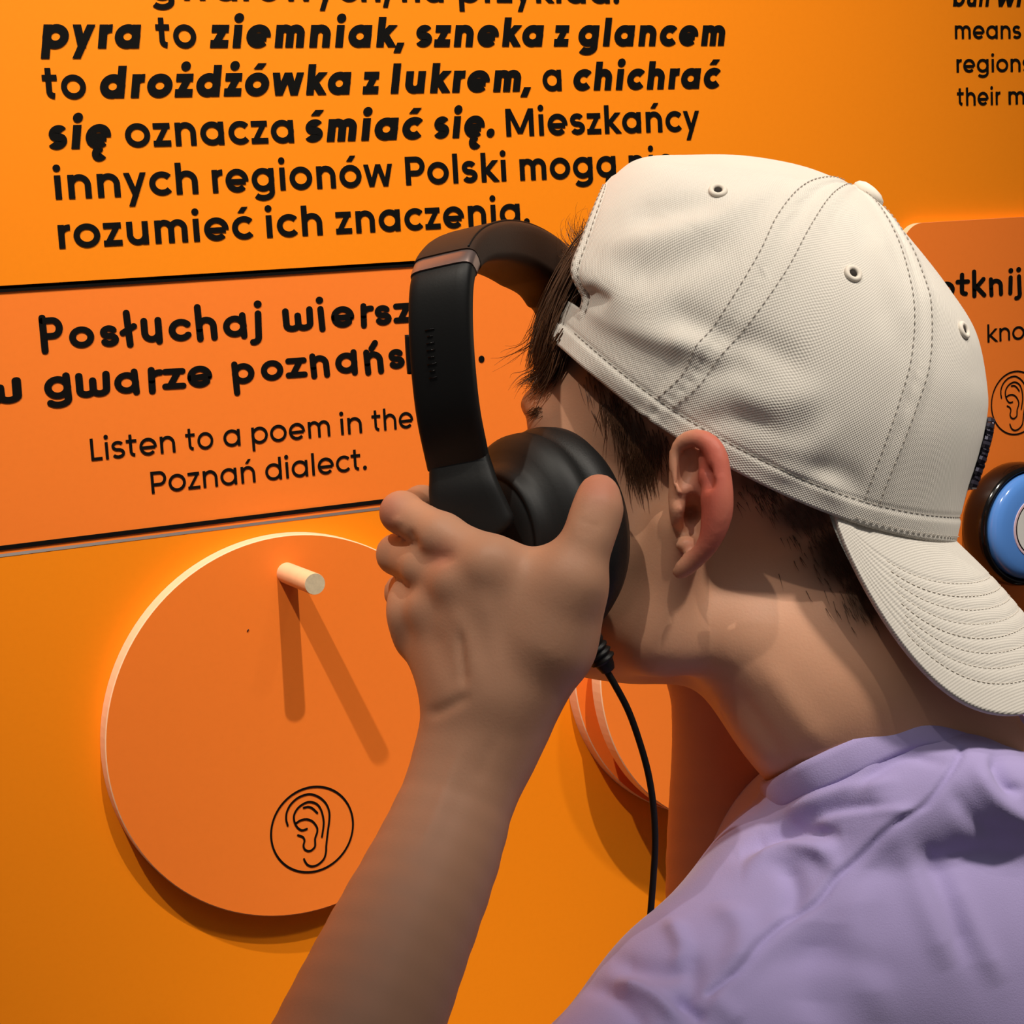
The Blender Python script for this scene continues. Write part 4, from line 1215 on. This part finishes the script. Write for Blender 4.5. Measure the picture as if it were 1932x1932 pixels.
# fringe hanging out of the cap opening
for tpl, num, jx, jz in [
    ([(1150, 430, .80), (1105, 475, .80), (1062, 545, .80), (1030, 620, .80), (1012, 690, .80)], 380, .0022, .026),
    ([(1130, 470, .80), (1082, 530, .80), (1046, 610, .798), (1028, 670, .798), (1022, 715, .80)], 240, .0022, .016),
    ([(1100, 530, .79), (1068, 585, .785), (1046, 640, .785), (1040, 680, .787), (1040, 715, .79)], 120, .0018, .008),
    ([(1140, 450, .82), (1085, 500, .82), (1048, 560, .82), (1022, 630, .82), (1006, 695, .82)], 300, .0018, .020),
    ([(1060, 640, .78), (1040, 680, .785), (1022, 712, .79), (1003, 722, .79)], 130, .0022, .012),
    ([(1062, 650, .78), (1048, 690, .782), (1030, 725, .785), (1012, 745, .79)], 120, .0024, .010)]:
    lock(tpl, num, jx, jz)
for tpl, num, jx in [
    ([(1125, 475, .80), (1100, 468, .80), (1082, 448, .80), (1076, 425, .80), (1082, 405, .80)], 26, .0016),
    ([(1125, 470, .80), (1105, 465, .80), (1092, 445, .80), (1096, 428, .80), (1108, 425, .80)], 26, .0014),
    ([(1120, 478, .80), (1090, 478, .80), (1070, 470, .80), (1066, 445, .80)], 22, .0016),
    ([(1140, 435, .80), (1122, 440, .80), (1112, 425, .80), (1118, 408, .80)], 26, .0014),
    ([(1140, 420, .80), (1128, 420, .80), (1124, 404, .80)], 22, .0012),
    ([(1022, 690, .79), (1005, 705, .79), (988, 716, .79), (975, 735, .79)], 22, .0014),
    ([(1020, 700, .79), (1004, 716, .79), (992, 738, .79)], 18, .0016),
    ([(1010, 640, .80), (985, 660, .80), (950, 678, .80), (915, 690, .80)], 5, .0012),
    ([(1010, 620, .80), (985, 650, .80), (945, 668, .80)], 4, .0012),
    ([(1120, 470, .80), (1075, 470, .80), (1064, 485, .80), (1056, 492, .80)], 20, .0014),
    ([(1018, 715, .785), (1012, 732, .785), (1010, 748, .785)], 16, .0012)]:
    lock(tpl, num, jx, .010, .00020, 1.0, .0012)
# hair lying on the skin: temple, sideburn, nape
def skin_hair(region, flow, num, ln, r, lift=.0007):
    X = np.zeros((num, 4)); Y = np.zeros((num, 4))
    for q in range(num):
        k = rng.randrange(len(region)); x0, y0, sx, sy = region[k]
        x, y = rng.gauss(x0, sx), rng.gauss(y0, sy); L = ln * rng.uniform(.6, 1.3); a = flow(x, y) + rng.gauss(0, .16)
        X[q] = [x + math.cos(a) * L * i / 3 for i in range(4)]; Y[q] = [y + math.sin(a) * L * i / 3 for i in range(4)]
    P, ok = fh.trace_many(X.ravel(), Y.ravel())
    P = P.reshape(num, 4, 3); ok = ok.reshape(num, 4)
    for q in range(num):
        if not ok[q].all() or np.abs(np.diff(P[q, :, 2])).max() > .012: continue
        Q = np.array([p - p / np.linalg.norm(p) * lift * (1 + .5 * i / 3) * (1 if i else .3) for i, p in enumerate(P[q])])
        strand(Q, r, 6, .0002)
fh = Field(); fh.P = [p for p in fb.P[:NHEAD]]
skin_hair([(1178, 800, 16, 22), (1200, 830, 17, 20), (1225, 838, 16, 16), (1196, 866, 14, 20), (1212, 885, 12, 16), (1160, 770, 14, 14), (1235, 850, 12, 14)], lambda x, y: 1.45, 330, 44, .00022)
skin_hair([(1150, 745, 12, 16), (1120, 715, 12, 14), (1142, 770, 10, 16)], lambda x, y: 1.35, 70, 40, .00020)
skin_hair([(1440, 930, 26, 18), (1500, 965, 26, 26), (1545, 1010, 26, 34), (1585, 1060, 24, 40), (1620, 1110, 20, 36)], lambda x, y: 1.1, 420, 24, .00018)
skin_hair([(1008, 772, 5, 4), (1012, 778, 5, 4)], lambda x, y: 2.7, 40, 18, .00022)
hair = hm.build('hair', M_hair, person)
hair['kind'] = 'stuff'
